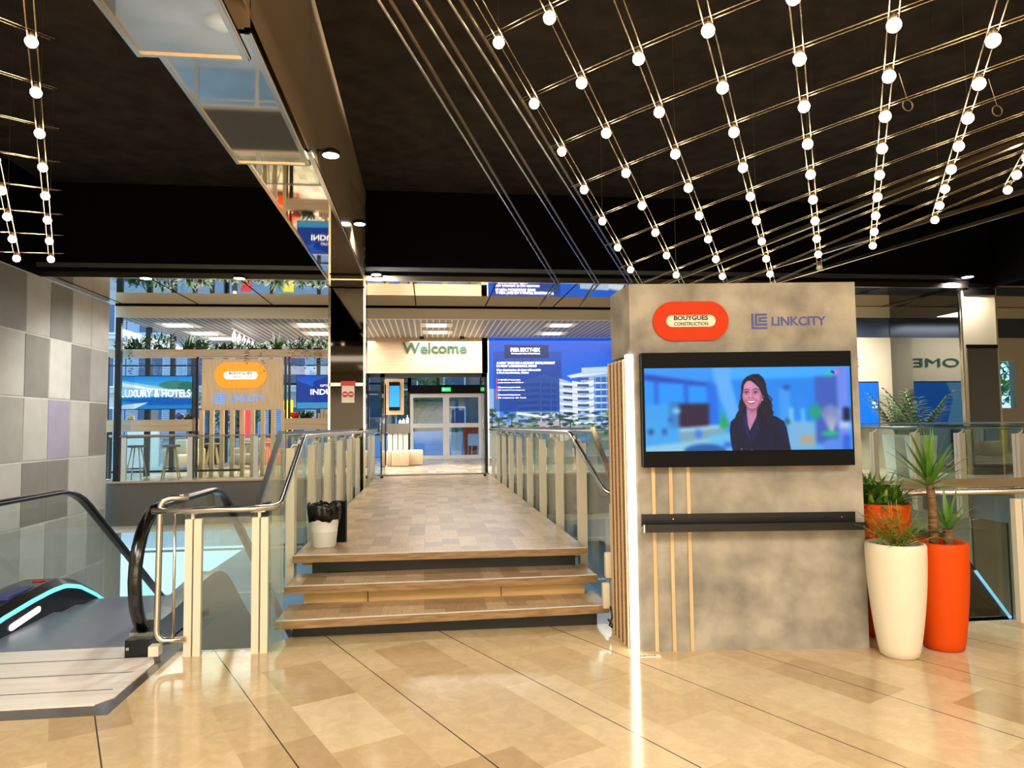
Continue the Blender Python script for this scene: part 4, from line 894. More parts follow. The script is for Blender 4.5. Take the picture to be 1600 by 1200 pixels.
flood(at(374, 434, 13.3), 'lit lamp under the coffer edge above the orange oval sign', .11, 260, (0, .4, -1), False)
flood(at(1512, 432, 13.2), 'lit lamp at the top of the cream gold column', .12, 200, (0, .4, -1), False)
# ================================================================== PLANTERS AND PLANTS NEAR THE KIOSK
def planter(loc, rt, rb, h, m, label, cat='potted plant'):
    t = empty('potted_plant', loc, 0, label, cat); x, y, z = loc
    prof = []
    for k in range(13):
        f = k/12; r = rb+(rt-rb)*(math.sin(f*math.pi/2)**.85); 
        if k == 0: prof.append((rb-.02, 0)); r = rb
        prof.append((r, max(.012, f*(h-.02))))
    prof += [(rt-.006, h-.004), (rt-.02, h), (rt-.03, h-.006), (rt-.034, h-.06), (rt-.05, h-.07), (.001, h-.07)]
    b = MB(); b.lathe(prof, loc, 56, cap=False); b.lathe([(rb-.02, 0.0), (.001, 0.0)], loc, 56, cap=False); b.build('planter', m, t)
    b = MB(); b.lathe([(rt-.036, h-.058), (.001, h-.04)], loc, 24, cap=False); b.build('soil', 'soil', t)
    return t
def blade(b, base, az, el, L, w_, droop=.5, n=7, fold=.25, tip=1.0):
    d = Vector((math.cos(az)*math.cos(el), math.sin(az)*math.cos(el), math.sin(el))); p = Vector(base); side = Vector((-math.sin(az), math.cos(az), 0)); vs = []
    for k in range(n+1):
        f = k/n; ww = w_*(math.sin(math.pi*min(1, .18+.82*f)**.9) if f < 1 else 0.02)*(.6+.4*(1-f)); nn = side.cross(d).normalized()
        vs += [p-side*ww+nn*ww*fold, p, p+side*ww+nn*ww*fold]
        p = p+d*(L/n); d = (d+Vector((0, 0, -droop/n*(.3+1.4*f)))).normalized()
    fs = []
    for k in range(n): fs += [(3*k, 3*k+1, 3*k+4, 3*k+3), (3*k+1, 3*k+2, 3*k+5, 3*k+4)]
    b.smooth().add(vs, fs).smooth(False)
def fix(P): return tuple(P)
R_ = random.Random(11)
pw = onz(1423, 1031, 0); po = onz(1492, 1026, 0); pt = (3.50, 5.17, 0)
P1 = planter((pt[0], pt[1], 0), .215, .135, 1.02, 'orange', 'tall orange planter with bushy leaves, half hidden between the kiosk and the white planter')
pw = Vector((3.30, 4.60, 0)); P2 = planter((pw.x, pw.y+.12, 0), .198, .125, .79, 'white_plastic', 'white tapered planter with small fern-like palm, in front of the orange ones')
po = Vector((3.72, 4.69, 0)); pw = Vector((3.30, 4.60, 0))
P3 = planter((po.x+.0, po.y+.13, 0), .186, .13, .77, 'orange', 'orange planter with two-stemmed yucca, rightmost of the three')
# bushy plant (variegated)
c0 = Vector((pt[0], pt[1], 1.0)); b = MB()
for k in range(190):
    az = R_.uniform(0, 6.28); el = R_.uniform(.15, 1.4); blade(b, c0+Vector((R_.uniform(-.1, .1), R_.uniform(-.1, .1), -.02)), az, el, R_.uniform(.16, .36), R_.uniform(.015, .028), R_.uniform(.7, 1.7), 6)
b.build('foliage', 'leaf_var', P1)
b = MB()
for k in range(4):
    az = R_.uniform(2.4, 3.6)+k*.9; blade(b, c0+Vector((-.05, -.05, .08)), az, .9, .2, .085, 1.6, 8, .1)
b.build('broad_leaf', 'leaf_mid', P1)
# small feathery palm in the white planter
c0 = Vector((pw.x+.01, pw.y+.12, .76)); b = MB()
for k in range(44):
    az = R_.uniform(0, 6.28); el = R_.uniform(.35, 1.5); L = R_.uniform(.12, .36); d = Vector((math.cos(az)*math.cos(el), math.sin(az)*math.cos(el), math.sin(el))); p = c0+Vector((R_.uniform(-.04, .04), R_.uniform(-.04, .04), -.02))
    b.tube([p, p+d*L], .0025, 4); e_ = p+d*L
    for m_ in range(10): blade(b, p+d*L*(.45+.55*m_/9), az+(-1)**m_*R_.uniform(.6, 1.2), R_.uniform(-.3, .5), R_.uniform(.06, .11), .0055, .9, 3)
b.build('foliage', 'leaf_fine', P2)
b = MB(); e_ = c0+Vector((-.05, -.03, .18)); b.tube([c0, e_], .004, 5)
for k in range(16): blade(b, e_, k*2*math.pi/16, .15, .11, .009, .6, 4)
b.build('fan_leaf', 'leaf_mid', P2)
b = MB()
for k in range(70): blade(b, c0+Vector((R_.uniform(-.14, .14), R_.uniform(-.14, .14), -.03)), R_.uniform(0, 6.28), R_.uniform(.0, .8), R_.uniform(.05, .11), .005, 1, 3)
b.build('moss', 'leaf_dark', P2)
# yucca
bx, by = po.x, po.y+.13
b = MB(); b.tube([(bx-.045, by, .70), (bx-.04, by, .98), (bx-.045, by+.01, 1.2)], [.032, .031, .027], 12); b.build('trunk', 'trunk', P3)
b = MB(); b.tube([(bx+.06, by-.02, .70), (bx+.055, by-.02, .86)], [.036, .034], 12); b.build('trunk', 'trunk', P3)
b = MB(); c0 = Vector((bx-.045, by+.01, 1.15))
for k in range(34):
    f = k/34; az = k*2.4; el = .15+1.35*f; blade(b, c0+Vector((0, 0, .1*f)), az+R_.uniform(-.2, .2), el*R_.uniform(.85, 1.1), R_.uniform(.32, .43), R_.uniform(.017, .025), .5*(1-f)+.1, 7)
b.build('leaf_crown', 'leaf_mid', P3)
b = MB(); c0 = Vector((bx+.055, by-.02, .84))
for k in range(22):
    f = k/22; az = k*2.4+1; el = .1+1.3*f; blade(b, c0+Vector((0, 0, .07*f)), az, el, R_.uniform(.22, .31), R_.uniform(.014, .02), .5*(1-f)+.15, 6)
b.build('leaf_crown', 'leaf_mid', P3)
# ================================================================== BIN ON THE WALKWAY
bl = (-1.0, 7.02, DZ)
B = empty('waste_bin', bl, 0, 'white plastic bin lined with a black bag, on the walkway by the top step', 'bin')
b = MB(); b.lathe([(.105, 0), (.112, .01), (.126, .14), (.128, .143), (.126, .147), (.136, .23), (.139, .235), (.137, .24), (.142, .34), (.136, .34), (.11, .02), (.001, .02)], bl, 36, cap=False); b.build('bucket', 'white', B)
b = MB(); n = 48; vs = []; rings = [(.14, .255), (.150, .25), (.156, .31), (.158, .37), (.15, .405), (.138, .41), (.128, .37), (.1, .2)]
for (r, z) in rings:
    for k in range(n): a = 2*math.pi*k/n; rr = r+.006*math.sin(a*9+z*20)+.004*math.sin(a*17+1); vs.append((bl[0]+rr*math.cos(a), bl[1]+rr*math.sin(a), bl[2]+z+.012*math.sin(a*5+r*30)+.006*math.sin(a*13)))
b.smooth().add(vs, [(i*n+j, i*n+(j+1) % n, (i+1)*n+(j+1) % n, (i+1)*n+j) for i in range(len(rings)-1) for j in range(n)]); b.build('bin_bag', 'bag', B)
b = MB(); b.box(-.94, -.82, 7.22, 7.34, DZ+.001, DZ+.40); o = b.build('doorstop_box', 'black', None, origin=(-.88, 7.28, DZ)); o.name = 'black_box'; tag(o, 'slim black box standing just behind the white bin', 'box')
# ================================================================== RED NOTICE ON THE COLUMN
sx0, sx1 = at(533, 600, 13.4).x, at(553, 600, 13.4).x; sz0, sz1 = at(540, 624, 13.4).z, at(540, 596, 13.4).z
N_ = empty('safety_notice', (sx0, 13.42, sz0), 0, 'small red and grey safety notice on the dark mirrored column', 'notice')
b = MB(); b.box(sx0, sx1, 13.49, 13.505, sz0-.06, sz1-.07); b.build('board', 'white_plastic', N_)
b = MB(); b.box(sx0-.02, sx1+.02, 13.475, 13.49, sz1-.07, sz1+.01); b.build('header', 'red', N_)
for k in (0, 1):
    cx = sx0+(sx1-sx0)*(.27+.46*k); b = MB(); stadium(b, cx, sz0+.10, .11, .11, 13.482, 13.49); o = b.build('pictogram', 'red', N_); b = MB(); b.box(cx-.035, cx+.035, 13.478, 13.482, sz0+.09, sz0+.11); b.build('bar', 'white', o)
b = MB(); b.box(-1.84, sx0-.02, 13.50, 13.515, sz1-.08, sz1-.02); b.box(sx1+.02, -1.2, 13.50, 13.515, sz1-.08, sz1-.02); b.build('strap', 'steel_edge', N_)
# ================================================================== LOUNGE BEHIND THE LEFT RAILING
YS = 17.6
def X_(px, y=YS): return at(px, 620, y).x
def Z_(py, px=340, y=YS): return at(px, py, y).z
pg = empty('plant_shelf', (X_(340), YS, DZ), 0, 'oak shelf beam on black posts above the lounge, carrying a row of plants', 'shelf')
b = MB(); b.box(X_(162), X_(530), YS-.15, YS+.25, Z_(558), Z_(547)); b.build('beam', 'wood_h', pg)
for px in (168, 308, 446, 452):
    b = MB(); b.box(X_(px)-.025, X_(px)+.025, YS-.02, YS+.03, DZ, Z_(558)); b.build('post', 'blk_metal', pg)
for a_, c_ in ((168, 308), (452, 530)):
    b = MB(); b.box(X_(a_), X_(c_), YS, YS+.03, Z_(572), Z_(571)+.01); b.build('cross_bar', 'blk_metal', pg)
for k, (a_, c_, lab) in enumerate(((166, 305, 'long oak counter box under the turquoise hotel screen'), (447, 530, 'oak counter box partly behind the dark column'))):
    t = empty('counter', (X_((a_+c_)/2), YS, DZ), 0, lab, 'counter'); b = MB(); b.box(X_(a_), X_(c_), YS-.2, YS+.3, Z_(673), Z_(655)); b.build('counter_box', 'wood_h', t)
    b = MB()
    for xx in (X_(a_)+.1, X_(c_)-.1): b.box(xx-.03, xx+.03, YS, YS+.06, DZ, Z_(673))
    b.build('support', 'blk_metal', t)
# sign panel
sg = empty('sign_panel', (X_(380), YS-.05, DZ), 0, 'oak sign panel with glowing orange oval, standing on vertical slats', 'sign')
b = MB(); b.box(X_(316), X_(443), YS-.05, YS, Z_(641), Z_(561)); b.build('board', 'wood_light', sg)
for k in range(9):
    px = 316+ (443-316)*k/8; b = MB(); b.box(X_(px)-.045, X_(px)+.045, YS-.05, YS+.05, DZ, Z_(641)); b.build('slat', 'wood_light', sg)
sgl = empty('oval_light', (0, 0, 0), 0)
bpy.data.objects.remove(sgl)
Kc = X_(377); Kz = Z_(587)
W0 = WM[sg.name].copy()
cxl, czl, yl = Kc-sg.location.x, Kz-sg.location.z, 0.0
company_sign(sg, cxl, czl, 1.2, yl-.01, 'orange_glow', 'white_glow', 'ink', 'ink_green')
emblem(sg, X_(336)-sg.location.x, Z_(632)-sg.location.z, .27, -.01, 'blue_glow')
text('lettering', 'LINKCITY', 'blue_glow', sg, X_(388)-sg.location.x, -.01, Z_(628)-sg.location.z, X_(414)-X_(361), .15, .01, .01)
# screens
def screen(name, label, px0, px1, py0, py1, y, cv_, th=.06):
    x0_, x1_ = at(px0, 610, y).x, at(px1, 610, y).x; z0_, z1_ = at((px0+px1)/2, py1, y).z, at((px0+px1)/2, py0, y).z
    t = empty(name, ((x0_+x1_)/2, y, z0_), 0, label, 'screen'); b = MB(); b.box(x0_-.02, x1_+.02, y+.004, y+th, z0_-.02, z1_+.02); b.build('housing', 'blk_metal', t)
    picture('display', cv_, x0_-t.location.x, x1_-t.location.x, 0, z1_-z0_, 0, t)
    return t, x1_-x0_, z1_-z0_
cv = Canvas(150, 68, (60, 170, 235)); cv.vgrad(0, 30, (20, 130, 215), (90, 195, 240)); cv.poly([(0, 8), (70, 20), (150, 34), (150, 50), (0, 50)], (150, 205, 225)); cv.poly([(0, 12), (60, 24), (120, 30), (120, 32), (60, 28), (0, 20)], (235, 250, 250)); cv.ell(115, 18, 34, 9, (60, 130, 120)); cv.ell(140, 22, 20, 11, (40, 110, 100)); cv.rect(0, 42, 150, 68, (20, 130, 200)); cv.poly([(0, 48), (100, 44), (150, 46), (150, 60), (60, 60)], (10, 90, 180)); cv.poly([(0, 60), (60, 54), (30, 68), (0, 68)], (200, 225, 235)); cv.rect(110, 38, 150, 46, (120, 150, 170))
for k in range(14): cv.line([(10+k*10, 28+k % 3), (10+k*10, 42)], 1, (90, 150, 180), .7)
cv.noise(6)
t, w_, h_ = screen('info_screen', 'bright turquoise screen reading luxury and hotels, hanging over the long oak counter', 187, 300, 588, 639, YS-.02, cv)
text('lettering', 'LUXURY & HOTELS', 'letter_glow', t, -.0, -.004, h_*.36, w_*.96, h_*.23, .003, .012)
cv = Canvas(100, 66, (20, 90, 210)); cv.vgrad(0, 50, (10, 80, 200), (40, 120, 220)); cv.poly([(0, 10), (50, 30), (50, 54), (0, 54)], (20, 60, 150)); cv.poly([(30, 12), (60, 0), (60, 54), (30, 54)], (10, 50, 150)); cv.rect(0, 54, 100, 66, (60, 150, 200)); cv.noise(5)
t, w_, h_ = screen('info_screen', 'blue screen reading industry, cut off by the dark column', 464, 548, 587, 638, YS-.02, cv)
text('lettering', 'INDUSTRY', 'letter_glow', t, w_*.14, -.004, h_*.42, w_*.78, h_*.17, .003, .02); text('lettering', 'OPTIMIZED', 'letter_glow', t, w_*.1, -.004, h_*.66, w_*.34, h_*.07, .003)
# plants on the shelf
def bush(px, hgt, w_, kind, label, y=YS, zb=None, group=None, hang=False, base=None):
    x = X_(px, y); z = Z_(547, px, y) if zb is None else zb
    t = empty('shelf_plant', (x, y, z), 0, label, 'plant', group); r = random.Random(int(px)); b = MB()
    if kind == 'fern':
        for k in range(46): blade(b, (x+r.uniform(-.05, .05), y, z), r.uniform(0, 6.28), r.uniform(.15, 1.4), hgt*r.uniform(.7, 1.05), w_*.05, 1.0, 5)
    else:
        for k in range(110):
            a = r.uniform(0, 6.28); q0 = (x+r.uniform(-.5, .5)*w_, y+r.uniform(-.12, .12), z+r.uniform(0, 1)*hgt*.7); blade(b, q0, a, r.uniform(-.2, 1.2), r.uniform(.08, .2), .03, .8, 3)
        for k in range(8): x_ = x+r.uniform(-.3, .3)*w_; b.tube([(x_, y, z), (x_+.05, y, z+hgt*.7)], .006, 4)
    b.build('foliage', 'leaf_dark', t)
    if hang:
        b = MB()
        for k in range(5):
            x_ = x+r.uniform(-.3, .3)*w_; L = r.uniform(.2, .7)
            for m_ in range(int(L/.06)): blade(b, (x_+r.uniform(-.04, .04), y-.17, z-.02-m_*.06), r.uniform(0, 6.28), -.4, .08, .025, .8, 3)
        b.build('trailing_vine', 'leaf_dark', t)
    b = MB(); b.box(x-.1, x+.1, y-.08, y+.08, z, z+.05); b.build('pot', 'soil', t)
for args in ((196, .25, .6, 'bush', 'trailing plant at the far left end of the plant shelf', True), (216, .38, .45, 'bush', 'low leafy plant second from the left on the plant shelf', False), (254, .48, .5, 'bush', 'upright dark bush third from the left on the plant shelf', False), (293, .46, .6, 'fern', 'wide spiky fern above the turquoise screen', False), (313, .34, .4, 'bush', 'round light-tipped bush right of the spiky fern', False),
             (352, .12, .5, 'bush', 'very low plant above the left edge of the oval sign', False), (395, .22, .9, 'bush', 'low trailing plant above the oval sign', True), (433, .5, .6, 'fern', 'tall spiky fern above the right edge of the sign panel', False), (468, .3, .6, 'bush', 'trailing plant above the blue industry screen', True), (497, .32, .8, 'bush', 'leafy plant at the right end of the shelf by the dark column', True)):
    bush(args[0], args[1], args[2], args[3], args[4], hang=args[5])
# small things on the counters
o = MB().sphere((0, 0, .08), .1, 14, 10, .8).build('blue_vase', 'indigo', None, origin=(0, 0, 0)); o.location = (X_(281), YS, Z_(655)); tag(o, 'round blue vase on the long oak counter', 'vase')
bush(296, .25, .35, 'fern', 'small green plant beside the blue vase on the oak counter', zb=Z_(655)); 
o = MB().lathe([(.06, 0), (.09, .03), (.07, .1), (.02, .13), (.05, .2), (.001, .22)], (0, 0, 0), 16).build('ornament', 'wood_light', None, origin=(0, 0, 0)); o.location = (X_(205), YS, Z_(655)); tag(o, 'small tan wooden ornament on the left of the long oak counter', 'ornament')
o = MB().lathe([(.05, 0), (.1, .05), (.12, .09), (.1, .14), (.001, .15)], (0, 0, 0), 18).build('table_lamp', 'orange_sign', None, origin=(0, 0, 0)); o.location = (X_(461), YS, Z_(655)); tag(o, 'small red-orange lamp on the oak counter by the dark column', 'lamp')
bush(479, .14, .3, 'bush', 'small round plant beside the red-orange lamp', zb=Z_(655))
o = MB(); [o.box(-.14+.07*k, -.08+.07*k, 0, .12, 0, .12+.05*(k % 3)) for k in range(4)]; o = o.build('wooden_blocks', 'wood_h', None, origin=(0, 0, 0)); o.location = (X_(506), YS, Z_(655)); tag(o, 'wooden block model on the oak counter against the column', 'model')
# bar table and stools
YT = 17.3
bt = empty('bar_table', (X_(250, YT), YT, DZ), 0, 'long narrow oak bar table behind the grey-posted railing', 'table')
b = MB(); b.box(X_(172, YT), X_(300, YT), YT-.02, YT+.3, DZ+.98, DZ+1.03); b.build('tabletop', 'wood_h', bt)
for px in (186, 300):
    b = MB(); b.box(X_(px, YT)-.03, X_(px, YT)+.03, YT+.1, YT+.16, DZ, DZ+.98); b.build('leg', 'blk_metal', bt)
b = MB(); b.box(X_(172, YT), X_(375, YT), YT+.1, YT+.14, DZ+.14, DZ+.19); b.build('foot_rail', 'blk_metal', bt)
def stool():
    t = empty('bar_stool', (0, 0, 0), 0, 'oak-legged bar stool with dark round seat, leftmost at the bar table', 'bar stool', 'bar stools at the railing')
    b = MB(); b.lathe([(.17, .74), (.19, .75), (.19, .78), (.17, .79), (.001, .795)], (0, 0, 0), 24, cap=False); b.lathe([(.17, .74), (.001, .74)], (0, 0, 0), 24, cap=False); b.build('seat', 'grey_fabric', t)
    for k in range(4):
        a = math.pi/4+k*math.pi/2; b = MB(); b.tube([(.1*math.cos(a), .1*math.sin(a), .74), (.25*math.cos(a), .25*math.sin(a), 0)], [.016, .013], 8); b.build('leg', 'wood_light', t)
    b = MB(); b.tube([(.195*math.cos(k*math.pi/2+math.pi/4), .195*math.sin(k*math.pi/2+math.pi/4), .26) for k in range(4)], .009, 6, close=True); b.build('footrest', 'blk_metal', t); return t
st = stool()
labs = ['oak-legged bar stool with dark round seat, leftmost behind the railing', 'oak-legged bar stool, second from the left behind the railing', 'bar stool standing behind the left slats of the sign panel', 'bar stool standing behind the middle slats of the sign panel', 'bar stool nearest the orange chair behind the slats']
for k, px in enumerate((222, 275, 333, 388, 420)):
    o = st if k == 0 else copy_tree(st); place(o, (X_(px, 17.25 if k < 2 else 18.4), 17.25-.25 if k < 2 else 18.4, DZ), .2*k); o['label'] = labs[k]
# sofa, armchairs, low table behind the slats
def armchair(x, y, m, label, rz=0):
    t = empty('armchair', (x, y, DZ), rz, label, 'armchair')
    b = MB(); b.rbox(-.35, .35, -.35, .35, .12, .44, .06); b.build('seat', m, t, local=True); b = MB(); b.rbox(-.35, .35, .22, .4, .3, .86, .06); b.build('backrest', m, t, local=True)
    for s in (-1, 1): b = MB(); b.rbox(s*.4-.07, s*.4+.07, -.35, .35, .12, .6, .05); b.build('armrest', m, t, local=True)
    for sx_ in (-.28, .28):
        for sy in (-.28, .28): b = MB(); b.box(sx_-.02, sx_+.02, sy-.02, sy+.02, 0, .12); b.build('leg', 'wood_light', t, local=True)
armchair(X_(392, 21), 21, 'grey_fabric', 'grey armchair in the lounge behind the slats'); armchair(X_(440, 20.5), 20.5, 'orange', 'orange armchair in the lounge beside the column', .4)
armchair(X_(325, 22), 22, 'black', 'black armchair in the lounge behind the left slats')
armchair(X_(290, 21), 21, 'fabric', 'beige armchair in the lounge behind the bar table')
# partition screens in lounge
b = MB(); b.box(X_(200, 23), X_(250, 23), 23, 23.1, DZ, DZ+1.4); o = b.build('partition_screen', 'white_wall', None); tag(o, 'low white partition far back in the lounge', 'partition')
# ceiling panel lights
def cpanel(px, py, wx, wy, label):
    p = onz(px, py, 4.19); t = empty('ceiling_light', (p.x, p.y, 4.2), 0, label, 'ceiling light', 'recessed lounge ceiling lights')
    b = MB(); b.box(p.x-wx/2, p.x+wx/2, p.y-wy/2, p.y+wy/2, 4.185, 4.2); b.build('frame', 'white_wall', t); b = MB(); b.box(p.x-wx*.3, p.x+wx*.3, p.y-wy*.3, p.y+wy*.3, 4.17, 4.185); b.build('diffuser', 'panel_light', t)
for px, py, s, lab in ((278, 508, .9, 'largest recessed light above the plant shelf'), (320, 521, .9, 'recessed light above the spiky fern'), (345, 529, .9, 'small far recessed light above the sign panel, left one'), (487, 508, 1.0, 'recessed light close to the dark column'), (500, 521, .9, 'far recessed light by the dark column'), (682, 508, .8, 'recessed light nearest above the green welcome lettering'), (684, 519, .8, 'recessed light just above the green welcome lettering'), (876, 508, .8, 'recessed light above the blue poster'), (862, 521, .8, 'smaller recessed light just above the blue poster')):
    cpanel(px, py, s, s*.9, lab)
# track spotlights
tk = empty('track_light', (0, 0, 0), 0, 'white ceiling track with small hanging spotlights above the sign panel', 'track light')
a_, c_ = onz(362, 512, 4.15), onz(398, 532, 4.15); b = MB(); b.tube([a_, c_], .02, 4); b.build('track', 'white', tk)
for k in range(5):
    p = a_+(c_-a_)*(.1+.2*k); b = MB(); b.lathe([(.03, -.32), (.045, -.30), (.045, -.12), (.02, -.1), (.012, 0)], tuple(p), 12); b.build('spotlight', 'white', tk)
# ================================================================== ENTRANCE
YE = 17.0
ent = empty('glass_entrance', (0, YE, DZ), 0, 'black-framed open glass entrance at the end of the walkway', 'entrance')
ex0, ex1 = at(598, 650, YE).x, at(757, 650, YE).x; exl = at(574, 650, YE).x; ez = at(680, 587, YE).z
for x, w__ in ((ex0, .05), (ex1, .07), (exl+.02, .02)):
    b = MB(); b.box(x-w__, x+w__, YE-.05, YE+.05, DZ, ez+.05); b.build('jamb', 'blk_metal', ent)
b = MB(); b.box(exl, ex1+.07, YE-.05, YE+.05, ez-.04, ez+.06); b.build('header', 'blk_metal', ent)
b = MB(); b.box(exl, ex0, YE-.005, YE+.005, DZ, ez-.04); b.build('side_pane', 'glass_dark', ent)
b = MB(); b.box(exl, ex0+.02, YE-.02, YE+.02, ez-.42, ez-.36); b.build('cross_bar', 'blk_metal', ent)
b = MB(); b.box(ex0+.03, ex0+.05, YE-1.0, YE-.04, DZ+.02, ez-.1); b.build('glass_leaf', 'glass_dark', ent)
b = MB(); b.box(ex1-.09, ex1-.07, YE-1.0, YE-.04, DZ+.02, ez-.1); b.build('glass_leaf', 'glass_dark', ent)
for x in (ex0+.04, ex1-.08):
    b = MB(); b.tube([(x-.03, YE-.95, DZ+.8), (x-.03, YE-.95, DZ+1.35)], .014, 8); b.build('pull_handle', 'chrome', ent)
    b = MB(); b.box(x-.03, x+.03, YE-1.02, YE-.9, DZ, DZ+.05); b.build('patch_fitting', 'blk_metal', ent)
b = MB(); b.box(exl, ex1+.1, YE-.06, YE+.06, DZ, DZ+.012); b.build('threshold', 'steel_dull', ent)
# welcome fascia
YW = 20.2
wp = empty('door_fascia', (0, YW, 3.2), 0, 'pale oak fascia with green welcome lettering over the doors', 'sign')
wx0, wx1 = at(520, 560, YW).x, at(763, 560, YW).x; wz0, wz1 = at(680, 583, YW).z, at(680, 525, YW).z
b = MB(); b.box(wx0, wx1, YW, YW+.15, wz0, 4.2); b.build('board', 'wood_h', wp)
text('lettering', 'Welcome', 'green_letter', wp, (at(629, 550, YW).x+at(729, 550, YW).x)/2, -.0, at(680, 552.5, YW).z-3.2, at(729, 550, YW).x-at(629, 550, YW).x, .315, .05, .018)
for px in (659, 722):
    p = at(px, 525, YW-.25); b = MB(); b.lathe([(.06, -.1), (.07, -.08), (.07, .05), (.02, .07)], tuple(p), 14); b.build('spotlight', 'blk_metal', wp)
    l = bpy.data.lights.new('welcome_spot', 'SPOT'); l.energy = 25; l.color = (.8, .93, 1); l.spot_size = math.radians(110); l.spot_blend = .8; l.shadow_soft_size = .05; lo = bpy.data.objects.new('welcome_spot', l); COL.objects.link(lo); lo.location = p+Vector((0, -.02, -.12)); lo.rotation_euler = Vector((0, .35, -1)).to_track_quat('-Z', 'Y').to_euler()
hp = at(760, 600, YW).x
b = MB(); b.box(hp-.12, hp+.08, YW, YW+.15, DZ, 4.2); o = b.build('pillar', 'cream', None, origin=(hp, YW, DZ)); tag(o, 'narrow cream pillar between the entrance and the blue poster', 'pillar')
# sliding doors far back
sd = empty('sliding_door', (.6, YB, DZ), 0, 'automatic double glass doors in grey frames with black header and green exit sign', 'door')
b = MB(); hz0, hz1 = at(690, 615, YB).z, at(690, 602, YB).z; b.box(dL, dR, YB-.2, YB-.02, hz0, hz1); b.build('header', 'black', sd)
mid = at(697, 650, YB).x
for a_, c_ in ((dL+.02, mid), (mid, dR-.02)):
    zt = hz0; b = MB(); f = .11
    b.box(a_, a_+f, YB-.1, YB-.04, DZ, zt).box(c_-f, c_, YB-.1, YB-.04, DZ, zt).box(a_+f, c_-f, YB-.1, YB-.04, DZ, DZ+.12).box(a_+f, c_-f, YB-.1, YB-.04, zt-.14, zt).box(a_+f, c_-f, YB-.1, YB-.04, DZ+1.1, DZ+1.25)
    o = b.build('door_leaf', 'post_w', sd); b = MB(); b.box(a_+f, c_-f, YB-.075, YB-.065, DZ+.12, zt-.14); b.build('pane', 'glass_dark', o)
b = MB(); ec = at(697, 609, YB); b.box(ec.x-.16, ec.x+.16, YB-.24, YB-.2, ec.z-.07, ec.z+.07); b.build('exit_sign', 'exit', sd)
b = MB(); b.box(ec.x-.1, ec.x-.06, YB-.245, YB-.24, ec.z-.04, ec.z+.04).box(ec.x, ec.x+.1, YB-.245, YB-.24, ec.z-.01, ec.z+.01); b.build('exit_pictogram', 'white_glow', sd)
# totem with screen and cabinet left of the doors
YK = 21.5
tt = empty('info_totem', (at(625, 650, YK).x, YK, DZ), 0, 'oak totem with a blue screen over a slatted grey cabinet, left of the sliding doors', 'totem')
b = MB(); b.box(at(600, 620, YK).x, at(631, 620, YK).x, YK, YK+.1, at(615, 648, YK).z, at(615, 592, YK).z); b.build('board', 'wood_h', tt)
b = MB(); b.box(at(608, 620, YK).x, at(625, 620, YK).x, YK-.05, YK, at(615, 641, YK).z, at(615, 597, YK).z); o = b.build('screen', 'black', tt); b = MB(); b.box(at(608.5, 620, YK).x, at(624.5, 620, YK).x, YK-.056, YK-.05, at(615, 636, YK).z, at(615, 603, YK).z); b.build('display', 'screen_blue', o)
b = MB(); b.box(at(606, 680, YK).x, at(640, 680, YK).x, YK-.1, YK+.4, at(620, 677, YK).z, at(620, 662, YK).z); b.build('cabinet_top', 'grey_clad', tt)
for k in range(4):
    xa = at(606, 680, YK).x+.155*k; b = MB(); b.box(xa, xa+.135, YK-.05, YK+.35, DZ, at(620, 677, YK).z); b.build('cabinet_slat', 'post_w', tt)
b = MB(); b.box(at(600, 620, YK).x, at(600, 620, YK).x+.06, YK, YK+.06, DZ, at(615, 600, YK).z); b.build('post', 'blk_metal', tt)
for k, (px, h_, lab) in enumerate(((625, .13, 'lowest white bottle on the grey cabinet'), (630.5, .16, 'middle white bottle on the grey cabinet'), (636.5, .26, 'tallest white bottle, at the right end of the grey cabinet'))):
    zb = at(620, 662, YK).z; o = MB().lathe([(.045, 0), (.05, .01), (.05, h_*.6), (.02, h_*.75), (.02, h_), (.001, h_)], (0, 0, 0), 14).build('bottle', 'white', None, origin=(0, 0, 0)); o.location = (at(px, 660, YK).x, YK+.1, zb); tag(o, lab, 'bottle', 'bottles on the cabinet')
# ottomans
for k, (px0, px1, y, lab) in enumerate(((603.5, 613, 20.6, 'mostly hidden beige ottoman at the left by the entrance jamb'), (612, 639, 20.4, 'front beige ottoman cube inside the entrance'), (637, 661, 20.9, 'beige ottoman just behind and right of the front cube'))):
    x0_, x1_ = at(px0, 710, y).x, at(px1, 710, y).x; o = MB().rbox(x0_, x1_, y, y+.45, DZ+.02, DZ+.46, .05).build('ottoman', 'fabric', None, origin=((x0_+x1_)/2, y+.22, DZ)); tag(o, lab, 'ottoman', 'beige ottomans by the doors')
# ================================================================== BIG POSTER
YP = 20.0
px0, px1 = at(764, 600, YP).x, at(1040, 600, YP).x; pz0, pz1 = DZ+.25, at(860, 528, YP).z
PO = empty('wall_poster', ((px0+px1)/2, YP, pz0), 0, 'huge backlit blue poster of white curved buildings behind the right railing', 'poster')
b = MB(); b.box(px0-.02, px1+.02, YP+.005, YP+.1, pz0-.02, pz1+.02); b.build('frame', 'white_wall', PO)
PW_, PH_ = 276, 200; sc_ = 276/(1040-764.); cv = Canvas(276, 200, (5, 100, 235))
def pq(x, y): return ((x-764)*sc_, (y-528)*sc_*(pz1-pz0)/(PH_/276*(px1-px0))*1.0)
sy_ = 200/((pz1-pz0)/(px1-px0)*276)
def pp(*a): return [((x-764), (y-528)*sy_) for x, y in a]
cv.vgrad(0, 200, (0, 88, 225), (90, 160, 240)); cv.vgrad(0, 120, (0, 84, 222), (0, 120, 240))
cv.poly(pp((764, 605), (780, 607), (780, 650), (764, 650)), (150, 190, 240))
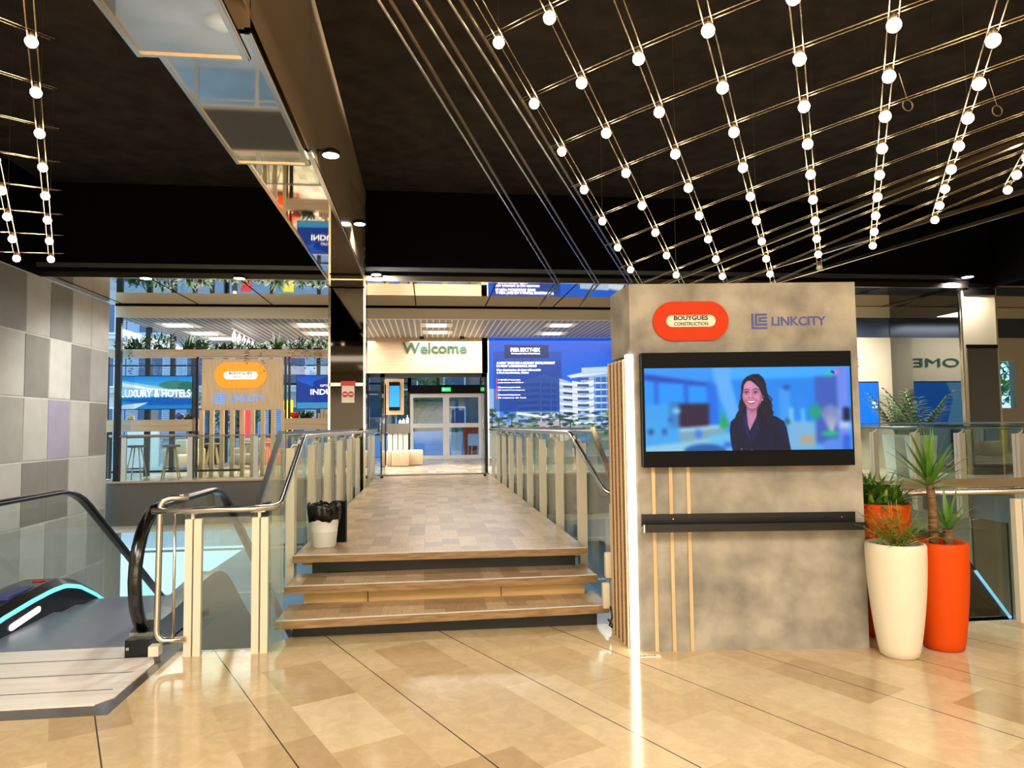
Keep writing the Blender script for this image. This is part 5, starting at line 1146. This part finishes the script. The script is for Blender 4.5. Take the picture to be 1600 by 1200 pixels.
# left building
cv.poly(pp((815, 596), (832, 588), (850, 584), (870, 590), (873, 668), (800, 660)), (150, 180, 225))
for k in range(7):
    yb = 597+k*9; cv.poly(pp((808, yb+2), (835, yb), (874, yb+1), (874, yb+6), (835, yb+5), (808, yb+6)), (60, 90, 140)); 
for x in (842, 858, 868): cv.poly(pp((x, 590), (x+2, 590), (x+2, 668), (x, 668)), (170, 200, 235))
cv.poly(pp((780, 565), (875, 565), (875, 640), (780, 640)), (10, 60, 160), .6); cv.poly(pp((771, 549), (876, 549), (876, 642), (771, 640)), (8, 60, 150), .55); cv.poly(pp((788, 539), (856, 539), (856, 559), (788, 559)), (12, 36, 110))
# right buildings
cv.poly(pp((872, 590), (890, 596), (912, 600), (912, 668), (872, 668)), (175, 200, 238)); cv.poly(pp((908, 575), (954, 573), (1000, 565), (1040, 560), (1040, 680), (895, 672)), (150, 185, 235))
cv.poly(pp((884, 586), (925, 578), (965, 574), (965, 580), (925, 586), (890, 590)), (225, 235, 250)); cv.poly(pp((907, 574), (952, 572), (952, 582), (907, 584)), (190, 215, 245)); cv.poly(pp((952, 576), (1000, 566), (1040, 560), (1040, 570), (1000, 577), (952, 584)), (230, 240, 250))
for k in range(9):
    yb = 592+k*10.2
    cv.poly(pp((872, yb+4), (890, yb+6), (905, yb+8), (925, yb+5), (925, yb+9), (905, yb+12), (872, yb+8)), (235, 240, 250)); cv.poly(pp((878, yb+9), (892, yb+10), (892, yb+13), (878, yb+12)), (40, 60, 100))
    cv.poly(pp((892, yb+2), (910, yb+5), (926, yb+1), (926, yb+5), (910, yb+9), (892, yb+6)), (240, 245, 252)); cv.poly(pp((900, yb-3), (918, yb-3), (918, yb+1), (900, yb+1)), (60, 90, 140))
    cv.poly(pp((926, yb-3), (946, yb-4), (965, yb-4), (1040, yb-10), (1040, yb+2), (965, yb+6), (926, yb+5)), (50, 110, 190)); cv.poly(pp((926, yb+4), (965, yb+5), (1040, yb), (1040, yb+3), (965, yb+8), (926, yb+7)), (230, 240, 250))
    for x in range(928, 1036, 9): cv.line(pp((x, yb-4), (x, yb+5)), 1.2, (150, 190, 235))
# ground and trees
cv.poly(pp((764, 655), (1040, 668), (1040, 760), (764, 760)), (150, 170, 190)); cv.poly(pp((780, 664), (860, 676), (1040, 672), (1040, 700), (780, 700)), (120, 130, 125)); cv.poly(pp((838, 655), (870, 655), (880, 668), (838, 668)), (190, 180, 190)); cv.poly(pp((806, 641), (845, 646), (868, 643), (868, 647), (845, 651), (806, 645)), (235, 238, 245))
rp = random.Random(5)
for k in range(170):
    x = rp.uniform(764, 960) if k < 130 else rp.uniform(900, 1040); y = rp.uniform(642, 668) if k < 130 else rp.uniform(660, 676); cv.ell(*pp((x, y))[0], rp.uniform(2, 6), rp.uniform(1, 2.2), rp.choice([(30, 60, 40), (60, 100, 50), (110, 140, 70), (20, 40, 50), (200, 215, 230)]), .85)
for (x, h_) in ((768, 34), (798, 26), (872, 24), (888, 16), (778, 20)):
    cv.line(pp((x, 672), (x, 672-h_)), 1.3, (40, 40, 40)); 
    for k in range(9): a = k*math.pi/4.5; p = pp((x, 672-h_))[0]; cv.line([p, (p[0]+7*math.cos(a), p[1]+4*math.sin(a)+1)], 1.5, (40, 80, 40))
for k in range(40): x = rp.uniform(764, 1040); y = rp.uniform(680, 740); cv.ell(*pp((x, y))[0], rp.uniform(4, 14), 3, rp.choice([(90, 110, 90), (140, 150, 150), (70, 120, 180), (180, 190, 190)]), .6)
cv.ell(*pp((846, 665))[0], 4, 1.6, (200, 30, 40)); cv.ell(*pp((858, 665))[0], 4, 1.6, (20, 40, 90)); cv.noise(4)
picture('picture', cv, px0-PO.location.x, px1-PO.location.x, 0, pz1-pz0, 0, PO)
def ptext(s, x0_, x1_, yb, hpx, m='letter_glow', bold=.015, sh=0):
    xa, xb = at(x0_, yb, YP).x, at(x1_, yb, YP).x; text('lettering', s, m, PO, (xa+xb)/2-PO.location.x, -.004, at((x0_+x1_)/2, yb, YP).z-pz0, xb-xa, hpx*YP/1100, .003, bold, shear=sh)
ptext('PIER SIXTY-SIX', 798, 844, 549.5, 6, bold=.03); ptext('Fort Lauderdale, United States', 799, 844, 553.6, 2.4)
ptext('A NEW TAKE ON A LUXURY DEVELOPMENT', 776, 867, 569, 3.8, bold=.02); ptext('IN FORT LAUDERDALE, MIAMI', 776, 838, 574, 3.8, bold=.02); ptext('Une destination de luxe réinventée', 776, 845, 579.4, 3.2, sh=.15); ptext('à Fort Lauderdale, Miami', 776, 826, 584.2, 3.4, sh=.15)
for k, (s1, s2) in enumerate((('A 165 000 m² master plan', 'un plan directeur de 165 000 m²'), ('325 premium guest rooms', '325 chambres haut de gamme'), ('76 luxury & lodge homes', '76 maisons de luxe'))):
    yb = 595+k*11.7; ptext(s1, 778, 813, yb, 2.6); ptext(s2, 778, 818+2*k, yb+4, 2.2, sh=.1, bold=0)
    xa = at(775.6, yb, YP).x-PO.location.x; b = MB(); b.box(xa, xa+.015, -.005, 0, at(776, yb+5, YP).z-pz0, at(776, yb-4, YP).z-pz0); b.build('red_rule', 'red', PO, local=True)
# ================================================================== RIGHT GALLERY THINGS
YG = 15.9
cv = Canvas(60, 110, (10, 130, 250)); cv.poly([(0, 0), (20, 0), (14, 40), (18, 80), (22, 110), (0, 110)], (120, 200, 250)); cv.noise(3)
gx0, gx1 = at(1337, 630, 15.7).x, at(1373, 630, 15.7).x; gz0, gz1 = at(1355, 666, 15.7).z, at(1355, 598, 15.7).z
t = empty('info_screen', (gx0, 15.7, DZ), 0, 'tall bright blue screen just right of the kiosk edge, in the gallery', 'screen')
b = MB(); b.box(gx0-.9, gx1+.02, 15.705, 15.78, gz0-.02, gz1+.03); b.build('housing', 'blk_metal', t); picture('display', cv, gx0-.88-gx0, gx1-gx0, gz0-DZ, gz1-DZ, 0, t)
text('lettering', 'NO', 'letter_glow', t, gx1-gx0-.10, -.003, at(1370, 632, 15.7).z-DZ, .13, .07, .002); text('lettering', 'GE', 'letter_glow', t, gx1-gx0-.10, -.003, at(1370, 639, 15.7).z-DZ, .13, .07, .002)
b = MB(); b.box(gx0-.7, gx0-.5, 15.72, 15.78, DZ, gz0); b.build('stand', 'blk_metal', t)
def palm(px, y, ht, label, seed, pot=True):
    x = at(px, 650, y).x; t = empty('potted_palm', (x, y, DZ), 0, label, 'potted palm'); r = random.Random(seed)
    b = MB(); b.prism([(x-.16, y-.16), (x+.16, y-.16), (x+.16, y+.16), (x-.16, y+.16)], DZ, DZ+.02); b.add([(x-.15, y-.15, DZ), (x+.15, y-.15, DZ), (x+.15, y+.15, DZ), (x-.15, y+.15, DZ), (x-.2, y-.2, DZ+.85), (x+.2, y-.2, DZ+.85), (x+.2, y+.2, DZ+.85), (x-.2, y+.2, DZ+.85)], [(0, 1, 5, 4), (1, 2, 6, 5), (2, 3, 7, 6), (3, 0, 4, 7), (4, 5, 6, 7)]); b.build('planter', 'white', t)
    f = MB(); st_ = MB()
    for k in range(13):
        az = k*2.4; el = r.uniform(.75, 1.45); L = ht*r.uniform(.55, 1.0); p = Vector((x, y, DZ+.85)); d = Vector((math.cos(az)*math.cos(el), math.sin(az)*math.cos(el), math.sin(el))); pts = [p]
        for s in range(10):
            p = p+d*L/10; d = (d+Vector((0, 0, -.055*(s > 3)))).normalized(); pts.append(p)
            if s > 1:
                for sd_ in (-1, 1): blade(f, p, math.atan2(d.y, d.x)+sd_*1.0, .3, .36*(1.1-s/14), .026, 1.0, 4)
        st_.tube(pts, .008, 4)
    st_.build('stem', 'leaf_mid', t); f.build('frond', 'leaf_dark', t)
palm(1400, 13.6, 1.1, 'potted palm nearest the kiosk in the right gallery', 3); palm(1437, 12.6, 1.15, 'taller potted palm in the right gallery, nearer the gold column', 8)
# ================================================================== OUTSIDE
b = MB(); b.box(-40, 50, YB+.2, 70, .2, DZ-.02); o = b.build('street', 'paving', None); tag(o, kind='structure'); o.name = 'ground'
def building(name, label, x0, x1, y, z1, m, cols, rows, shutter=True, wz=1.5, ww=1.1):
    t = empty(name, ((x0+x1)/2, y, DZ), 0, label, 'building'); b = MB(); b.box(x0, x1, y, y+6, -4, z1); b.build('wall', m, t)
    for i in range(cols):
        for j in range(rows):
            cx = x0+(x1-x0)*(i+.5)/cols; cz = 1.2+j*2.6
            if cz+wz > z1: continue
            b = MB(); b.box(cx-ww/2-.08, cx+ww/2+.08, y-.08, y, cz-.08, cz+wz+.08); o = b.build('window', 'white', t); b = MB(); b.box(cx-ww/2, cx+ww/2, y-.1, y-.08, cz, cz+wz); b.build('pane', 'pane_out', o)
            if shutter:
                for s in (-1, 1): b = MB(); b.box(cx+s*(ww/2+.3)-.25, cx+s*(ww/2+.3)+.25, y-.12, y-.02, cz, cz+wz); b.build('shutter', 'shutter', o)
            if j: b = MB(); b.box(cx-ww, cx+ww, y-.5, y, cz-.35, cz-.25); b.build('sill', 'stone_out', o)
    for j in range(int(z1/.5)): pass
    return t
building('townhouse', 'pale stone building with shuttered windows seen behind the lounge', -19, -5.5, 36, 11, 'stone_out', 6, 4)
building('townhouse', 'dark grey building seen above the sliding doors', -5.2, 5.5, 40, 12, 'brown_out', 4, 4, False)
building('townhouse', 'pale building with louvred shutters seen through the right gallery window', 6, 24, 34, 11, 'stone_out', 7, 4)
def tree(x, y, h, r0, label, seed, n=900):
    t = empty('street_tree', (x, y, DZ), 0, label, 'tree'); r = random.Random(seed); b = MB(); b.tube([(x, y, DZ-.3), (x+.1, y, DZ+h*.5)], [.15, .08], 8); b.build('trunk', 'trunk', t); b = MB()
    for k in range(n):
        a, e, q0 = r.uniform(0, 6.28), r.uniform(-1.3, 1.4), r0*r.uniform(.3, 1)**.6; blade(b, (x+q0*math.cos(a)*math.cos(e), y+q0*math.sin(a)*math.cos(e), DZ+h*.62+q0*math.sin(e)*.9), r.uniform(0, 6.28), r.uniform(-.6, .8), .34, .09, .5, 2)
    b.build('foliage', 'leaf_mid', t)
tree(-.6, 31, 4.6, 1.7, 'leafy tree outside behind the top of the entrance doors', 2); tree(-8.5, 32, 3.4, 1.4, 'low tree outside behind the left screen', 4); tree(at(1585, 600, 26).x, 26, 5.5, 2.0, 'dense tree outside the far right window', 6, 1500)
# banner
bn0, bn1 = at(697, 570, 28).x, at(752, 570, 28).x; bz0, bz1 = at(725, 585, 28).z, at(725, 566, 28).z
t = empty('banner', (bn0, 28, bz0), 0, 'pale blue banner hanging outside above the sliding doors', 'banner'); b = MB(); b.xz([(bn0, bz0), (bn1, bz0+.1), (bn1, bz1+.15), (bn0, bz1-.12)], 28, 28.05); b.build('cloth', 'banner', t)
b = MB(); b.box(bn0+.25, bn0+.45, 27.98, 28, bz0+.1, bz1-.15); b.build('logo_mark', 'teal', t)
text('lettering', 'BNP PARIBAS', 'ink_green', t, .9, -.02, .26, .75, .1, .01, .01); text('lettering', 'REAL ESTATE', 'ink_green', t, .9, -.02, .1, .72, .1, .01, .01)
t = empty('banner_pole', (bn0, 28.1, DZ), 0, 'thin pole holding the pale blue banner outside', 'pole'); b = MB(); b.tube([(bn1+.05, 28.1, DZ), (bn1+.05, 28.1, 4.5)], .03, 6); b.build('pole', 'blk_metal', t)
# planters, wall and canopy outside the doors
o = MB(); xa, xb = at(640, 690, 27.5).x, at(752, 690, 27.5).x; o.box(xa-3, xb+2, 27.5, 27.8, DZ, DZ+.95); o = o.build('low_wall', 'banner', None); tag(o, 'pale blue-grey low wall outside the sliding doors', 'wall')
def sqpot(px, y, w0, w1, h, m, label, leaf):
    x = at(px, 700, y).x; t = empty('outdoor_planter', (x, y, DZ), 0, label, 'planter'); b = MB(); b.add([(x-w0, y-w0, DZ), (x+w0, y-w0, DZ), (x+w0, y+w0, DZ), (x-w0, y+w0, DZ), (x-w1, y-w1, DZ+h), (x+w1, y-w1, DZ+h), (x+w1, y+w1, DZ+h), (x-w1, y+w1, DZ+h)], [(0, 3, 2, 1), (0, 1, 5, 4), (1, 2, 6, 5), (2, 3, 7, 6), (3, 0, 4, 7), (4, 5, 6, 7)]); b.build('planter', m, t)
    b = MB(); r = random.Random(int(px))
    for k in range(40): blade(b, (x, y, DZ+h), r.uniform(0, 6.28), r.uniform(.2, 1.3), leaf, .02, .8, 4)
    b.build('foliage', 'leaf_mid', t)
sqpot(713, 26.3, .17, .24, .92, 'white', 'white square planter outside the right door leaf', .5); sqpot(735, 26.8, .22, .28, 1.2, 'orange', 'tall orange planter outside the right door leaf', .15)
t = empty('outdoor_chair', (at(742, 700, 26.1).x, 26.1, DZ), .3, 'white slatted chair outside in front of the tall orange planter', 'chair')
b = MB(); b.box(-.2, .2, -.2, .2, .42, .45); b.build('seat', 'white', t, local=True); b = MB(); b.box(-.2, .2, .18, .21, .45, .85); b.build('backrest', 'white', t, local=True)
for sx_ in (-.18, .18):
    for sy in (-.18, .18): b = MB(); b.tube([(sx_, sy, .42), (sx_*1.2, sy*1.2, 0)], .012, 6); b.build('leg', 'white', t, local=True)
# red and yellow panels outside, high up on the left (seen in the mirrored soffit)
for k, (x, m) in enumerate(((-6.3, 'mural_red'), (-4.9, 'mural_yellow'), (-3.2, 'mural_yellow'))):
    b = MB(); b.box(x, x+.35, YB-.6, YB-.55, DZ, DZ+2.1); o = b.build('partition_panel', m, None, origin=(x, YB-.6, DZ)); tag(o, ('red', 'left yellow', 'right yellow')[k]+' upright panel at the back of the lounge', 'panel')
# lower level: tables and counters glimpsed through the glass
for k, (x, y, lab) in enumerate(((-5.0, 17.5, 'round white table on the lower level left of the escalator rail'), (-2.8, 19.0, 'round white table on the lower level behind the glass guard'), (3.2, 17.5, 'round white table on the lower level seen right of the steps'))):
    t = empty('cafe_table', (x, y, -4.2), 0, lab, 'table'); b = MB(); b.lathe([(.4, .72), (.42, .73), (.42, .75), (.001, .75)], (x, y, -4.2), 24); b.build('tabletop', 'white', t); b = MB(); b.lathe([(.25, 0), (.25, .02), (.03, .04), (.03, .72)], (x, y, -4.2), 16); b.build('pedestal', 'blk_metal', t)
